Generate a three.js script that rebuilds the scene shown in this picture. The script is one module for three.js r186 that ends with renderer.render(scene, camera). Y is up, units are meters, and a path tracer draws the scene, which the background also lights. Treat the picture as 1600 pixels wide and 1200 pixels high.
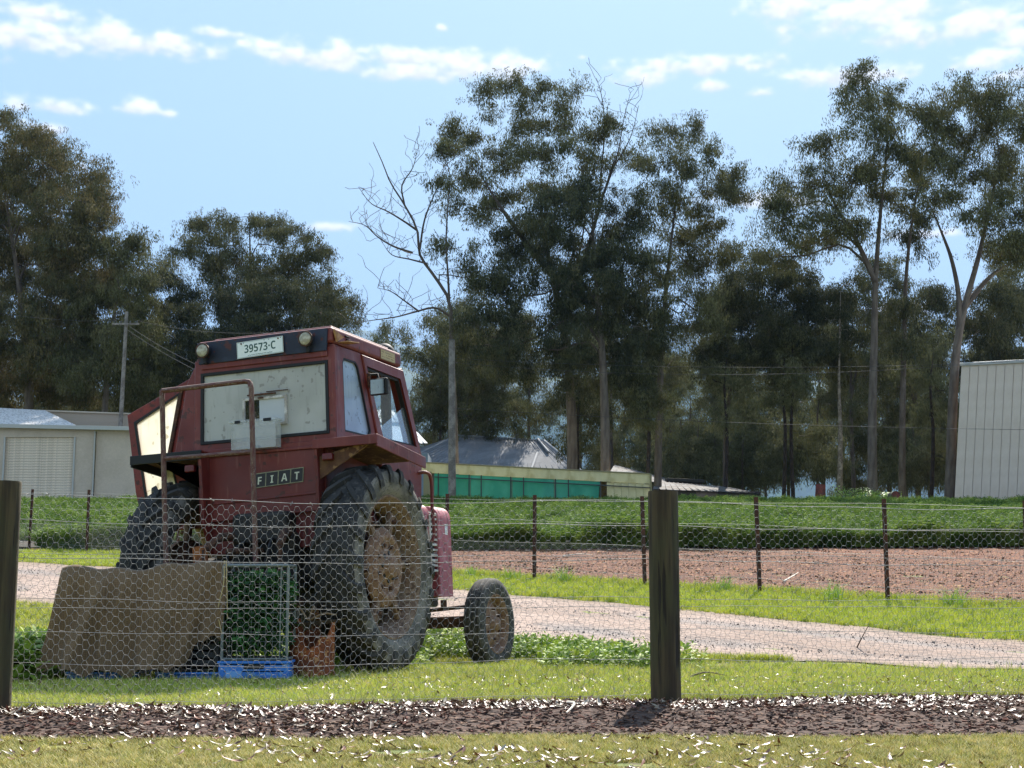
import * as THREE from 'three';
import { mergeGeometries, mergeVertices, toCreasedNormals } from 'three/addons/utils/BufferGeometryUtils.js';
import { RoundedBoxGeometry } from 'three/addons/geometries/RoundedBoxGeometry.js';

// ------------------------------------------------------------------ camera, sky, sun, exposure
const FOCAL = 2219, TILT = Math.atan(320 / FOCAL), EYE = 0.66;   // focal length in pixels of a 1600 x 1200 picture
const scene = new THREE.Scene();
const camera = new THREE.PerspectiveCamera(2 * Math.atan(600 / FOCAL) * 180 / Math.PI, 4 / 3, 0.1, 30000);
camera.position.set(0, EYE, 0);
camera.lookAt(0, EYE + Math.sin(TILT), -Math.cos(TILT));
const renderer = new THREE.WebGLRenderer({ antialias: true });
renderer.toneMapping = THREE.LinearToneMapping;
renderer.toneMappingExposure = 2.4;
renderer.shadowMap.enabled = true;
const SUN_EL = 44 * Math.PI / 180, SUN_AZ = 14 * Math.PI / 180;  // the sun stands behind the scene, a little to the right
const SUN_DIR = new THREE.Vector3(Math.sin(SUN_AZ) * Math.cos(SUN_EL), Math.sin(SUN_EL), -Math.cos(SUN_AZ) * Math.cos(SUN_EL));
const sun = new THREE.DirectionalLight(new THREE.Color().setRGB(1, 0.945, 0.86), 5);
sun.position.copy(SUN_DIR).multiplyScalar(200).add(new THREE.Vector3(0, 0, -40));
sun.target.position.set(0, 0, -40); scene.add(sun, sun.target);
sun.castShadow = true; sun.shadow.mapSize.set(4096, 4096); sun.shadow.bias = -0.0005;
Object.assign(sun.shadow.camera, { left: -90, right: 90, top: 90, bottom: -90, near: 1, far: 500 });

// ------------------------------------------------------------------ helpers
function rngOf(seed) { let a = seed >>> 0; return () => { a = (a + 0x6D2B79F5) | 0; let t = Math.imul(a ^ (a >>> 15), 1 | a); t = (t + Math.imul(t ^ (t >>> 7), 61 | t)) ^ t; return ((t ^ (t >>> 14)) >>> 0) / 4294967296; }; }
const V = (x, y, z) => new THREE.Vector3(x, y, z);
const clamp = (x, a = 0, b = 1) => Math.min(b, Math.max(a, x));
const smooth = (a, b, x) => { const t = clamp((x - a) / (b - a)); return t * t * (3 - 2 * t); };
const lerp = (a, b, t) => a + (b - a) * t;
// value noise, period in cells (0 = none)
const hashTable = (() => { const r = rngOf(77), t = new Float32Array(65536); for (let i = 0; i < 65536; i++) t[i] = r(); return t; })();
function hash2(i, j, s) { return hashTable[((i * 73 + j * 20011 + s * 6151) ^ (i * 9973 + (j << 3))) & 65535]; }
function vnoise(x, y, per = 0, s = 0, perY = per) {
  let i = Math.floor(x), j = Math.floor(y); const fx = x - i, fy = y - j, u = fx * fx * (3 - 2 * fx), v = fy * fy * (3 - 2 * fy);
  const w = (a, p) => p ? ((a % p) + p) % p : a & 1023;
  const i0 = w(i, per), i1 = w(i + 1, per), j0 = w(j, perY), j1 = w(j + 1, perY);
  return lerp(lerp(hash2(i0, j0, s), hash2(i1, j0, s), u), lerp(hash2(i0, j1, s), hash2(i1, j1, s), u), v);
}
function fbm(x, y, oct = 4, per = 0, s = 0, perY = per) { let a = 0, w = 0.5, n = 0; for (let o = 0; o < oct; o++) { a += w * vnoise(x, y, per, s + o, perY); n += w; x *= 2; y *= 2; per *= 2; perY *= 2; w *= 0.5; } return a / n; }
// a texture computed pixel by pixel; fn(u, v) gives [r, g, b] in 0..1 (sRGB when colour)
function tex(n, fn, colour = true, rep = 1, m = n) {
  const d = new Uint8Array(n * m * 4);
  for (let j = 0; j < m; j++) for (let i = 0; i < n; i++) { const c = fn(i / n, j / m), k = (j * n + i) * 4; d[k] = clamp(c[0]) * 255; d[k + 1] = clamp(c[1]) * 255; d[k + 2] = clamp(c[2]) * 255; d[k + 3] = c.length > 3 ? clamp(c[3]) * 255 : 255; }
  const t = new THREE.DataTexture(d, n, m); t.wrapS = t.wrapT = THREE.RepeatWrapping; t.magFilter = THREE.LinearFilter; t.minFilter = THREE.LinearMipmapLinearFilter; t.generateMipmaps = true;
  if (colour) t.colorSpace = THREE.SRGBColorSpace; t.repeat.set(rep, rep); t.needsUpdate = true; return t;
}
const mixc = (a, b, t) => [lerp(a[0], b[0], t), lerp(a[1], b[1], t), lerp(a[2], b[2], t)];
const hex = (h) => [(h >> 16 & 255) / 255, (h >> 8 & 255) / 255, (h & 255) / 255];
const std = (o) => new THREE.MeshStandardMaterial({ roughness: 0.8, ...o });
const phys = (o) => new THREE.MeshPhysicalMaterial({ roughness: 0.8, ...o });
const lin = (r, g, b) => new THREE.Color().setRGB(r, g, b);
// blotchy colour: base colour, second colour in patches, fine grain
function blotch(base, patch, { size = 256, cells = 4, amount = 0.5, grain = 0.1, edge = 0.18, seed = 1, third = null, rep = 1 } = {}) {
  const A = hex(base), B = hex(patch), C = third === null ? null : hex(third);
  return tex(size, (u, v) => {
    const n = fbm(u * cells, v * cells, 5, cells, seed), t = smooth(1 - amount - edge, 1 - amount + edge, n * 1.25 - 0.1);
    let c = mixc(A, B, t);
    if (C) { const q = fbm(u * cells * 4, v * cells * 4, 4, cells * 4, seed + 9); c = mixc(c, C, smooth(0.62, 0.72, q)); }
    const g = 1 + grain * (hash2(Math.floor(u * size), Math.floor(v * size), seed + 3) - 0.5) * 2 + grain * (fbm(u * cells * 12, v * cells * 12, 2, cells * 12, seed + 5) - 0.5) * 2;
    return [c[0] * g, c[1] * g, c[2] * g];
  }, true, rep);
}
function grainBump(size = 256, cells = 16, oct = 4, seed = 3, rep = 1) { return tex(size, (u, v) => { const n = fbm(u * cells, v * cells, oct, cells, seed); return [n, n, n]; }, false, rep); }
// uv in metres from the face's main direction
function uvBox(geo, s = 1) {
  const g = geo.index ? geo.toNonIndexed() : geo; const p = g.attributes.position, uv = new Float32Array(p.count * 2), a = V(), b = V(), c = V(), n = V();
  for (let i = 0; i < p.count; i += 3) {
    a.fromBufferAttribute(p, i); b.fromBufferAttribute(p, i + 1); c.fromBufferAttribute(p, i + 2); n.copy(b).sub(a).cross(c.clone().sub(a));
    const x = Math.abs(n.x), y = Math.abs(n.y), z = Math.abs(n.z);
    for (let k = 0; k < 3; k++) { const q = k === 0 ? a : k === 1 ? b : c; const [e, f] = y >= x && y >= z ? [q.x, q.z] : x >= z ? [q.z, q.y] : [q.x, q.y]; uv[(i + k) * 2] = e * s; uv[(i + k) * 2 + 1] = f * s; }
  }
  g.setAttribute('uv', new THREE.BufferAttribute(uv, 2)); return g;
}
function place(g, x = 0, y = 0, z = 0, rx = 0, ry = 0, rz = 0) { if (rx || ry || rz) g.applyMatrix4(new THREE.Matrix4().makeRotationFromEuler(new THREE.Euler(rx, ry, rz))); g.translate(x, y, z); return g; }
function boxG(w, h, d, x = 0, y = 0, z = 0, r = 0.006, rx = 0, ry = 0, rz = 0) { const m = Math.min(w, h, d) * 0.45; const g = r > 0 && m > 0.002 ? new RoundedBoxGeometry(w, h, d, 1, Math.min(r, m)) : new THREE.BoxGeometry(w, h, d); return uvBox(place(g, x, y, z, rx, ry, rz)); }
function cylG(r0, r1, h, x = 0, y = 0, z = 0, rx = 0, ry = 0, rz = 0, seg = 20) { return uvBox(place(new THREE.CylinderGeometry(r0, r1, h, seg), x, y, z, rx, ry, rz)); }
// tube through points with a radius at each; straight segments unless curved
function tubeG(pts, radii, seg = 6, closeEnds = true) {
  const P = pts.map((p) => p.isVector3 ? p : V(...p)), n = P.length, pos = [], idx = [], uv = []; let up = V(0, 1, 0); const R = (i) => Array.isArray(radii) ? radii[i] : radii; let run = 0;
  const t0 = P[1].clone().sub(P[0]).normalize(); if (Math.abs(t0.y) > 0.9) up = V(1, 0, 0); let nx = V().crossVectors(t0, up).normalize();
  for (let i = 0; i < n; i++) {
    const t = (i === 0 ? P[1].clone().sub(P[0]) : i === n - 1 ? P[i].clone().sub(P[i - 1]) : P[i + 1].clone().sub(P[i - 1])).normalize();
    nx.sub(t.clone().multiplyScalar(nx.dot(t))).normalize(); const ny = V().crossVectors(t, nx); if (i) run += P[i].distanceTo(P[i - 1]);
    for (let k = 0; k <= seg; k++) { const a = k / seg * Math.PI * 2, q = P[i].clone().addScaledVector(nx, Math.cos(a) * R(i)).addScaledVector(ny, Math.sin(a) * R(i)); pos.push(q.x, q.y, q.z); uv.push(k / seg * Math.max(0.05, R(i)) * 6.28, run); }
  }
  for (let i = 0; i < n - 1; i++) for (let k = 0; k < seg; k++) { const a = i * (seg + 1) + k, b = a + seg + 1; idx.push(a, a + 1, b, b, a + 1, b + 1); }
  if (closeEnds) for (const [i, flip] of [[0, 1], [n - 1, 0]]) { const c = pos.length / 3; pos.push(P[i].x, P[i].y, P[i].z); uv.push(0, 0); for (let k = 0; k < seg; k++) { const a = i * (seg + 1) + k; flip ? idx.push(c, a + 1, a) : idx.push(c, a, a + 1); } }
  const g = new THREE.BufferGeometry(); g.setAttribute('position', new THREE.Float32BufferAttribute(pos, 3)); g.setAttribute('uv', new THREE.Float32BufferAttribute(uv, 2)); g.setIndex(idx); g.computeVertexNormals(); return g;
}
function curve(pts, n = 12) { return new THREE.CatmullRomCurve3(pts.map((p) => p.isVector3 ? p : V(...p)), false, 'centripetal').getPoints(n); }
// flat-sided solid: outline in x, y given thickness along z
function plateG(outline, t, bevel = 0.004) { const s = new THREE.Shape(outline.map(([x, y]) => new THREE.Vector2(x, y))); const g = new THREE.ExtrudeGeometry(s, { depth: t, bevelEnabled: bevel > 0, bevelSize: bevel, bevelThickness: bevel, bevelSegments: 1 }); g.translate(0, 0, -t / 2); return uvBox(g); }
function frameG(outer, hole, t, bevel = 0.004) { const s = new THREE.Shape(outer.map(([x, y]) => new THREE.Vector2(x, y))); s.holes.push(new THREE.Path(hole.map(([x, y]) => new THREE.Vector2(x, y)))); const g = new THREE.ExtrudeGeometry(s, { depth: t, bevelEnabled: bevel > 0, bevelSize: bevel, bevelThickness: bevel, bevelSegments: 1 }); g.translate(0, 0, -t / 2); return uvBox(g); }
function clean(g) { const h = new THREE.BufferGeometry(); const s = g.index ? g.toNonIndexed() : g; h.setAttribute('position', s.attributes.position); if (!s.attributes.normal) s.computeVertexNormals(); h.setAttribute('normal', s.attributes.normal); h.setAttribute('uv', s.attributes.uv || new THREE.BufferAttribute(new Float32Array(s.attributes.position.count * 2), 2)); return h; }
const join = (...gs) => mergeGeometries(gs.flat().map(clean));
function latheX(profile, seg = 48) { // profile: [axial x, radius]; turned about the x axis
  const g = new THREE.LatheGeometry(profile.map(([x, r]) => new THREE.Vector2(r, x)), seg); g.rotateZ(-Math.PI / 2); const u = g.attributes.uv; for (let i = 0; i < u.count; i++) u.setXY(i, u.getX(i) * 5, u.getY(i) * 0.6); return g;
}
// names: a taken name gets _001, _002 ...
const taken = new Map();
function nameOf(base) { const n = taken.get(base) || 0; taken.set(base, n + 1); return n ? `${base}_${String(n).padStart(3, '0')}` : base; }
function tag(o, label, category, group) { o.userData.label = label; o.userData.category = category; if (group) o.userData.group = group; return o; }
function mesh(name, geo, mat, parent) { const m = new THREE.Mesh(geo, mat); m.name = parent ? name : nameOf(name); m.castShadow = m.receiveShadow = true; (parent || scene).add(m); return m; }
function thing(name, label, category, pos = [0, 0, 0], ry = 0, group) { const g = new THREE.Group(); g.name = nameOf(name); g.position.set(...pos); g.rotation.y = ry; scene.add(g); return tag(g, label, category, group); }
function part(name, parent) { const g = new THREE.Group(); g.name = name; parent.add(g); return g; }
function structure(name, geo, mat) { const m = mesh(name, geo, mat); m.userData.kind = 'structure'; return m; }
function copyOf(src, base, label) { const c = src.clone(); c.name = nameOf(base); c.userData = { ...src.userData, label: label || src.userData.label }; scene.add(c); return c; }
function stuff(name, geo, mat, matrices, label, category, colours, parent) {
  const m = new THREE.InstancedMesh(geo, mat, matrices.length); matrices.forEach((x, i) => m.setMatrixAt(i, x)); if (colours) matrices.forEach((x, i) => m.setColorAt(i, colours[i % colours.length]));
  m.castShadow = m.receiveShadow = true; m.userData.kind = 'stuff';
  if (parent) { m.name = name; parent.add(m); } else { m.name = nameOf(name); scene.add(m); m.userData.label = label; m.userData.category = category; }
  return m;
}
const M4 = (x, y, z, ry = 0, s = 1, rx = 0, rz = 0, sy = s) => new THREE.Matrix4().compose(V(x, y, z), new THREE.Quaternion().setFromEuler(new THREE.Euler(rx, ry, rz, 'YXZ')), V(s, sy, s));
// the point at forward distance d that stands at a direction measured on the photograph (1600 x 1200)
function at(px, py, d) { const u = (px - 800) / FOCAL, v = (600 - py) / FOCAL, c = Math.cos(TILT), s = Math.sin(TILT); const x = u, y = v * c + s, z = v * s - c; const k = d / -z; return V(x * k, EYE + y * k, -d); }
const atX = (px, d) => (px - 800) / FOCAL * d * Math.cos(TILT);

// ------------------------------------------------------------------ the lie of the land: height at x and forward distance d
function G(x, d) {
  const k = d - 13.5, ramp = k > 1.5 ? 0.08 * k : k < -1.5 ? 0 : 0.08 * (k + 1.5) * (k + 1.5) / 6;
  let h = ramp;
  if (d > 76) { const over = d - 76; h = 0.08 * 62.5 + (over < 12 ? 0.08 * over * (1 - over / 24) : 0.48); }
  h -= 0.11 * Math.exp(-(((x + 0.2) / 1.5) ** 2 + ((d - 13.7) / 1.3) ** 2));
  h -= 0.085 * Math.exp(-(((x + 2.75) / 0.8) ** 2 + ((d - 11.9) / 0.9) ** 2));
  h += 0.012 * (vnoise(x * 0.9 + 50, d * 0.9 + 50) - 0.5) * smooth(3, 9, d);
  return h;
}

// ------------------------------------------------------------------ sky: clear air with small flat cumulus, computed by direction
{
  const AIR = 0.475, W = 4096, H = 2048, data = new Float32Array(W * H * 4);
  const zen = [0.30, 0.50, 0.80], mid = [0.47, 0.69, 0.885], hor = [0.62, 0.76, 0.90];
  // clouds: azimuth (deg, 0 ahead, right positive), elevation, half width, half height
  const blobs = [];
  const add = (px, py, rx, ry, k = 1) => { const p = at(px, py, 1000).sub(V(0, EYE, 0)); const q = at(px + rx, py, 1000).sub(V(0, EYE, 0)); const az = Math.atan2(p.x, -p.z), el = Math.atan2(p.y, Math.hypot(p.x, p.z)); blobs.push([az, el, 1.32 * Math.abs(Math.atan2(q.x, -q.z) - az), 1.38 * ry / FOCAL, k]); };
  for (const b of [[60, 22, 85, 14], [40, 58, 110, 26], [170, 62, 120, 24], [270, 74, 85, 22], [-60, 50, 90, 30], [335, 53, 40, 8], [440, 84, 70, 18], [530, 92, 85, 20], [650, 92, 120, 14], [740, 108, 130, 22], [640, 112, 60, 16], [88, 168, 68, 13], [212, 169, 38, 13], [262, 178, 14, 6], [70, 202, 42, 10],
    [1080, 104, 120, 17], [1010, 122, 60, 14], [1120, 136, 30, 10], [1185, 146, 28, 8], [1290, 120, 80, 17], [1370, 118, 75, 16], [1230, 14, 95, 22], [1370, 24, 150, 34], [1420, 52, 90, 26], [1520, 40, 90, 20], [1600, 60, 50, 16], [1540, 98, 80, 17], [1620, 110, 60, 14], [515, 356, 42, 6], [1200, 315, 90, 14], [1460, 365, 60, 7], [1400, 484, 60, 10], [130, 262, 18, 6], [690, 44, 10, 4], [910, 90, 12, 4], [1590, 28, 30, 8]]) add(...b);
  const r = rngOf(5);
  for (let i = 0; i < 420; i++) { // the same kind of cloud all round the sky
    const az = (r() * 2 - 1) * Math.PI, el = 0.06 + Math.pow(r(), 1.3) * 1.05; if (Math.abs(az) < 0.42 && el < 0.50) continue;
    const big = r() < 0.25, s = (0.35 + el); for (let k = 0; k < (big ? 4 : 2); k++) blobs.push([az + (r() - 0.5) * 0.14 * s / Math.cos(el), el + (r() - 0.5) * 0.015, (big ? 0.05 : 0.025) * (0.5 + r()) * s * 1.6 / Math.cos(el), (big ? 0.014 : 0.007) * (0.6 + r()) * s * 1.5, 1]);
  }
  const rowBlobs = (el) => blobs.filter((b) => Math.abs(el - b[1]) < b[3] * 2.2);
  const sunAz = SUN_AZ, sunEl = SUN_EL;
  for (let j = 0; j < H; j++) {
    const el = ((j + 0.5) / H - 0.5) * Math.PI, near = el > 0 ? rowBlobs(el) : [];
    const e = Math.max(0, el), t1 = Math.exp(-e * 9), t2 = smooth(0.1, 1.1, e);
    for (let i = 0; i < W; i++) {
      const az = (i + 0.5) / W * 2 * Math.PI - Math.PI;              // 0 where z = -1 after the shift below
      let c = mixc(mixc(mid, zen, t2), hor, t1);
      const cs = Math.sin(el) * Math.sin(sunEl) + Math.cos(el) * Math.cos(sunEl) * Math.cos(az - sunAz), g = Math.exp(-(1 - cs) * 9) * 0.35;
      c = [c[0] + g, c[1] + g, c[2] + g * 0.9];
      let best = -1, hgt = 0;
      for (const b of near) { let da = az - b[0]; if (da > Math.PI) da -= 2 * Math.PI; if (da < -Math.PI) da += 2 * Math.PI; if (Math.abs(da) > b[2] * 1.7) continue; const de = (el - b[1]) / b[3]; const q = 1 - Math.sqrt((da / b[2]) ** 2 + (de > 0 ? de * de * 0.8 : de * de * 1.7)); if (q > best - 0.35) { if (q > best) hgt = de; best = Math.max(best, q) + 0.10 * Math.max(0, Math.min(best, q)); } }
      if (near.length && best > -0.5) {
        const X = az * Math.cos(el) * 60, Y = el * 110, n = fbm(X + 300, Y + 90, 5, 0, 11), n2 = fbm(X * 3.1 + 40, Y * 3.1, 4, 0, 21);
        const dn = smooth(0.08, 0.80, best + (n - 0.5) * 1.25 + (n2 - 0.5) * 0.55);
        if (dn > 0) { const lit = 0.90 + 0.32 * smooth(-0.6, 0.7, hgt + (n2 - 0.5) * 1.6) + 0.1 * (n - 0.5); const a = dn * 0.93; c = mixc(c, [0.97 * lit, 0.975 * lit, 0.99 * lit], a); }
      }
      // equirect column: u = atan2(z, x) / 2pi + 0.5, so shift the azimuth by a quarter turn
      const col = Math.floor(((Math.atan2(-Math.cos(az), Math.sin(az)) / (2 * Math.PI) + 0.5) * W)) % W, k = (j * W + col) * 4;
      data[k] = c[0] * AIR; data[k + 1] = c[1] * AIR; data[k + 2] = c[2] * AIR; data[k + 3] = 1;
    }
  }
  const sky = new THREE.DataTexture(data, W, H, THREE.RGBAFormat, THREE.FloatType); sky.mapping = THREE.EquirectangularReflectionMapping; sky.magFilter = sky.minFilter = THREE.LinearFilter; sky.needsUpdate = true;
  scene.background = sky; scene.environment = sky;
}

scene.fog = new THREE.FogExp2(new THREE.Color(0x86b0ee), 0.00006);   // haze that turns the far ranges blue

// ------------------------------------------------------------------ ground sheets
function sheet(rows, cols, fx, lift = 0, bumpy = null) { // rows: list of v, cols: list of u; fx(u, v) gives [x, d]
  const pos = [], uv = [], idx = [];
  for (const v of rows) for (const u of cols) { const [x, d] = fx(u, v); pos.push(x, G(x, d) + lift + (bumpy ? bumpy(x, d, u, v) : 0), -d); uv.push(x, d); }
  const w = cols.length; for (let j = 0; j < rows.length - 1; j++) for (let i = 0; i < w - 1; i++) { const a = j * w + i; idx.push(a, a + 1, a + w, a + w, a + 1, a + w + 1); }
  const g = new THREE.BufferGeometry(); g.setAttribute('position', new THREE.Float32BufferAttribute(pos, 3)); g.setAttribute('uv', new THREE.Float32BufferAttribute(uv, 2)); g.setIndex(idx); g.computeVertexNormals(); return g;
}
const span = (a, b, n) => Array.from({ length: n + 1 }, (_, i) => a + (b - a) * i / n);
const turfTex = tex(512, (u, v) => { const n = fbm(u * 6, v * 6, 5, 6, 2), f = fbm(u * 64, v * 64, 3, 64, 8), c = mixc(mixc(hex(0x5e6b2a), hex(0x7d7c3c), smooth(0.35, 0.65, n)), hex(0x4a3f28), smooth(0.56, 0.74, f)); const g = 0.8 + 0.4 * f; return [c[0] * g, c[1] * g, c[2] * g]; }, true, 0.5);
const turfMat = std({ map: turfTex, roughness: 0.95, bumpMap: grainBump(256, 32, 3, 4, 1), bumpScale: 0.02 });
{
  const rows = [...span(-25, 4, 12), ...span(4.5, 40, 110), ...span(41, 100, 60), ...span(105, 400, 24), ...span(450, 9000, 14)];
  const cols = span(-1, 1, 90).map((u) => Math.sign(u) * Math.pow(Math.abs(u), 1.4));
  structure('ground', sheet(rows, cols, (u, v) => [u * (Math.abs(v) * 1.1 + 18), v]), turfMat);
}
// lines of the place, as forward distance at a given x
const fenceD = (x) => 8.0 + (x - 0.854) * 0.1703;                       // the near wire fence
const backFenceD = (x) => 19.6 - (x - 5.18) * 0.787;                     // the far picket fence
const roadMid = (x) => 17.8 - 0.88 * x - 0.022 * x * x;
const roadHalf = (x) => 2.75 - 0.11 * x + 0.12 * Math.sin(x * 1.1 + 1);                 // half its breadth, along the line of sight
const deferred = [];
// gravel road
const gravelTex = tex(1024, (u, v) => { // u runs along the road, v across it: two worn wheel tracks
  const n = fbm(u * 5, v * 5, 5, 5, 31), f = hash2(Math.floor(u * 700), Math.floor(v * 500), 4), f2 = fbm(u * 90, v * 60, 3, 90, 14, 60), tr = Math.exp(-(((Math.abs(v - 0.5) - 0.21 + 0.05 * (fbm(u * 4, v * 2, 3, 4, 35, 2) - 0.5)) / 0.075) ** 2)) * smooth(0.3, 0.6, fbm(u * 8, v * 3, 3, 8, 37, 3));
  let c = mixc(hex(0x806a5c), hex(0x968072), smooth(0.3, 0.7, n)); c = mixc(c, hex(0x66564d), smooth(0.56, 0.72, f2)); c = mixc(c, hex(0xac9c90), f > 0.9 ? 0.6 : 0); c = mixc(c, hex(0x6f6a68), tr * 0.6); c = mixc(c, hex(0x6a5a44), smooth(0.36, 0.5, Math.abs(v - 0.5) + 0.14 * (n - 0.5)) * 0.55); const g = 0.86 + 0.28 * f; return [c[0] * g, c[1] * g, c[2] * g];
}, true, 1, 512);
{
  const g = sheet(span(-1, 1, 26), span(-24, 9, 160), (u, v) => [u, roadMid(u) + v * roadHalf(u) + (Math.abs(v) > 0.9 ? (vnoise(u * 2.3 + 9, v * 3 + 4) - 0.5) * 0.6 : 0)], 0.014, (x, d, u, v) => 0.01 * (1 - v * v) - 0.02 * Math.exp(-(((Math.abs(v) - 0.45) / 0.16) ** 2)) + 0.012 * (vnoise(x * 3, d * 3) - 0.5));
  { const u2 = g.attributes.uv; let k = 0; for (const v of span(-1, 1, 26)) for (const u of span(-24, 9, 160)) u2.setXY(k++, u * 0.16, (v + 1) / 2); }
  structure('gravel_road', g, std({ map: gravelTex, roughness: 0.95, bumpMap: grainBump(512, 90, 3, 6, 1), bumpScale: 0.03 }));
}
// loose stones on the road
{ const stone = new THREE.IcosahedronGeometry(1, 0); stone.scale(1, 0.55, 0.8); const r = rngOf(46), list = []; for (let i = 0; i < 9000; i++) { const x = -9 + r() * 15, v = (r() * 2 - 1) * 1.02, d = roadMid(x) + v * roadHalf(x); list.push(M4(x, G(x, d) + 0.012, -d, r() * 6.28, 0.006 + 0.018 * r() * r() * r(), r() * 3)); } deferred.push(() => stuff('road_stones', stone, std({ roughness: 0.95 }), list, 'loose stones scattered on the gravel road', 'gravel', greens([0x9c8c80, 0x7c6c60, 0xb4a69a, 0x685a52, 0x8a8482]))); }
// tilled soil between the picket fence and the carrots
const carrotFront = (x) => { const a = x / 12; return 32.4 + 1.1 * a + (x < -2 ? (x + 2) * 0.02 : 0) + 0.25 * (vnoise(x * 0.8 + 7, 3) - 0.5); };
const soilTex = tex(512, (u, v) => { const n = fbm(u * 8, v * 8, 5, 8, 41), f = fbm(u * 70, v * 70, 3, 70, 43); let c = mixc(hex(0x5a3019), hex(0x764526), smooth(0.3, 0.7, n * 0.5 + f * 0.5)); c = mixc(c, hex(0xa07c58), smooth(0.64, 0.76, f)); c = mixc(c, hex(0x4a2c22), smooth(0.62, 0.74, fbm(u * 60, v * 60, 3, 60, 48))); return c; }, true, 0.35);
const soilMat = std({ map: soilTex, roughness: 1, bumpMap: grainBump(512, 50, 4, 44, 0.35), bumpScale: 0.05 });
{
  const g = sheet(span(0, 1, 90), span(-11, 26, 180), (u, v) => { const a = backFenceD(Math.min(u, 9.5)) + 0.15 - Math.max(0, u - 9.5) * 0.25 + 0.3 * (vnoise(u * 1.4, 5) - 0.5), b = carrotFront(u) + 2.5; return [u, lerp(Math.min(a, b - 0.2), b, v)]; }, 0.02, (x, d) => 0.05 * (vnoise(x * 4, d * 4, 0, 3) - 0.5) + 0.03 * (vnoise(x * 9, d * 9, 0, 5) - 0.5));
  structure('soil_field', g, soilMat);
}
// bark mulch strip under the near fence
const mulchNear = (x) => 6.42 + 0.06 * x + 0.16 * (vnoise(x * 1.1 + 20, 2) - 0.5) + 0.10 * (vnoise(x * 5 + 3, 7) - 0.5), mulchFar = (x) => fenceD(x) + 0.12 + 0.10 * (vnoise(x * 1.7, 9) - 0.5) + 0.06 * (vnoise(x * 7, 4) - 0.5);
const mulchLift = (x, d) => { const a = mulchNear(x), b = mulchFar(x), v = clamp((d - a) / (b - a)); return Math.sin(Math.PI * v) * (0.035 + 0.03 * vnoise(x * 2, d * 2) + 0.03 * (vnoise(x * 14, d * 14, 0, 8) - 0.5)); };
const mulchTex = tex(512, (u, v) => { const f = fbm(u * 30, v * 80, 4, 40, 51), n = fbm(u * 5, v * 5, 4, 5, 52); let c = mixc(hex(0x35241b), hex(0x5c4234), smooth(0.35, 0.68, f)); c = mixc(c, hex(0x75604f), smooth(0.68, 0.8, fbm(u * 60, v * 60, 2, 60, 54))); return mixc(c, hex(0x4c3a30), n * 0.4); }, true, 1.1);
{
  const g = sheet(span(0, 1, 40), span(-7, 8, 260), (u, v) => [u, lerp(mulchNear(u), mulchFar(u), v)], 0.008, mulchLift);
  structure('mulch_bed', g, std({ map: mulchTex, roughness: 1, bumpMap: grainBump(256, 40, 3, 55, 1.1), bumpScale: 0.03 }));
}
// far blue ranges
{
  const hillMat = std({ map: blotch(0x55683c, 0x46552f, { cells: 6, rep: 0.0006, size: 256 }), roughness: 1 });
  const hill = (d, pts, seed) => { // outline: [px, py] of the crest
    const rows = span(0, 1, 14), cols = span(0, 1, 140), pos = [], uv = [], idx = [];
    const crest = (px) => { let i = 0; while (i < pts.length - 2 && px > pts[i + 1][0]) i++; const t = clamp((px - pts[i][0]) / (pts[i + 1][0] - pts[i][0])); return lerp(pts[i][1], pts[i + 1][1], t * t * (3 - 2 * t)); };
    for (const v of rows) for (const u of cols) { const px = lerp(pts[0][0], pts[pts.length - 1][0], u), top = at(px, crest(px), d); const k = smooth(0, 1, v); const dd = d * (0.72 + 0.28 * v); pos.push(top.x * (0.72 + 0.28 * v), k * top.y + d * 0.006 * (fbm(u * 30, v * 5, 5, 0, seed) - 0.5) * (0.3 + k), -dd); uv.push(px * d / FOCAL, dd); }
    const w = cols.length; for (let j = 0; j < rows.length - 1; j++) for (let i = 0; i < w - 1; i++) { const a = j * w + i; idx.push(a, a + 1, a + w, a + w, a + 1, a + w + 1); }
    const g = new THREE.BufferGeometry(); g.setAttribute('position', new THREE.Float32BufferAttribute(pos, 3)); g.setAttribute('uv', new THREE.Float32BufferAttribute(uv, 2)); g.setIndex(idx); g.computeVertexNormals(); structure('far_hills', g, hillMat);
  };
  hill(9000, [[-1200, 640], [-400, 560], [100, 590], [420, 530], [560, 516], [640, 545], [760, 560], [900, 545], [1080, 520], [1200, 545], [1400, 530], [1600, 560], [2000, 520], [2800, 640]], 3);
  hill(6200, [[-1200, 700], [-300, 640], [200, 620], [520, 560], [600, 570], [700, 600], [900, 590], [1100, 575], [1300, 600], [1600, 590], [2100, 600], [2800, 700]], 6);
}
// dark bed under the carrots
structure('crop_bed', sheet(span(0, 1, 70), span(-38, 38, 120), (u, v) => { const a = Math.max(carrotFront(u), u < -4 ? backFenceD(u) + 0.3 : 0) + 0.25; return [u, lerp(a, Math.max(84, a + 1), v)]; }, 0.05, (x, d) => 0.05 * (vnoise(x * 3, d * 3, 0, 3) - 0.5)), std({ map: blotch(0x3e2c20, 0x2c2a18, { cells: 6, rep: 0.4, grain: 0.2, seed: 6 }), roughness: 1 }));
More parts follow.
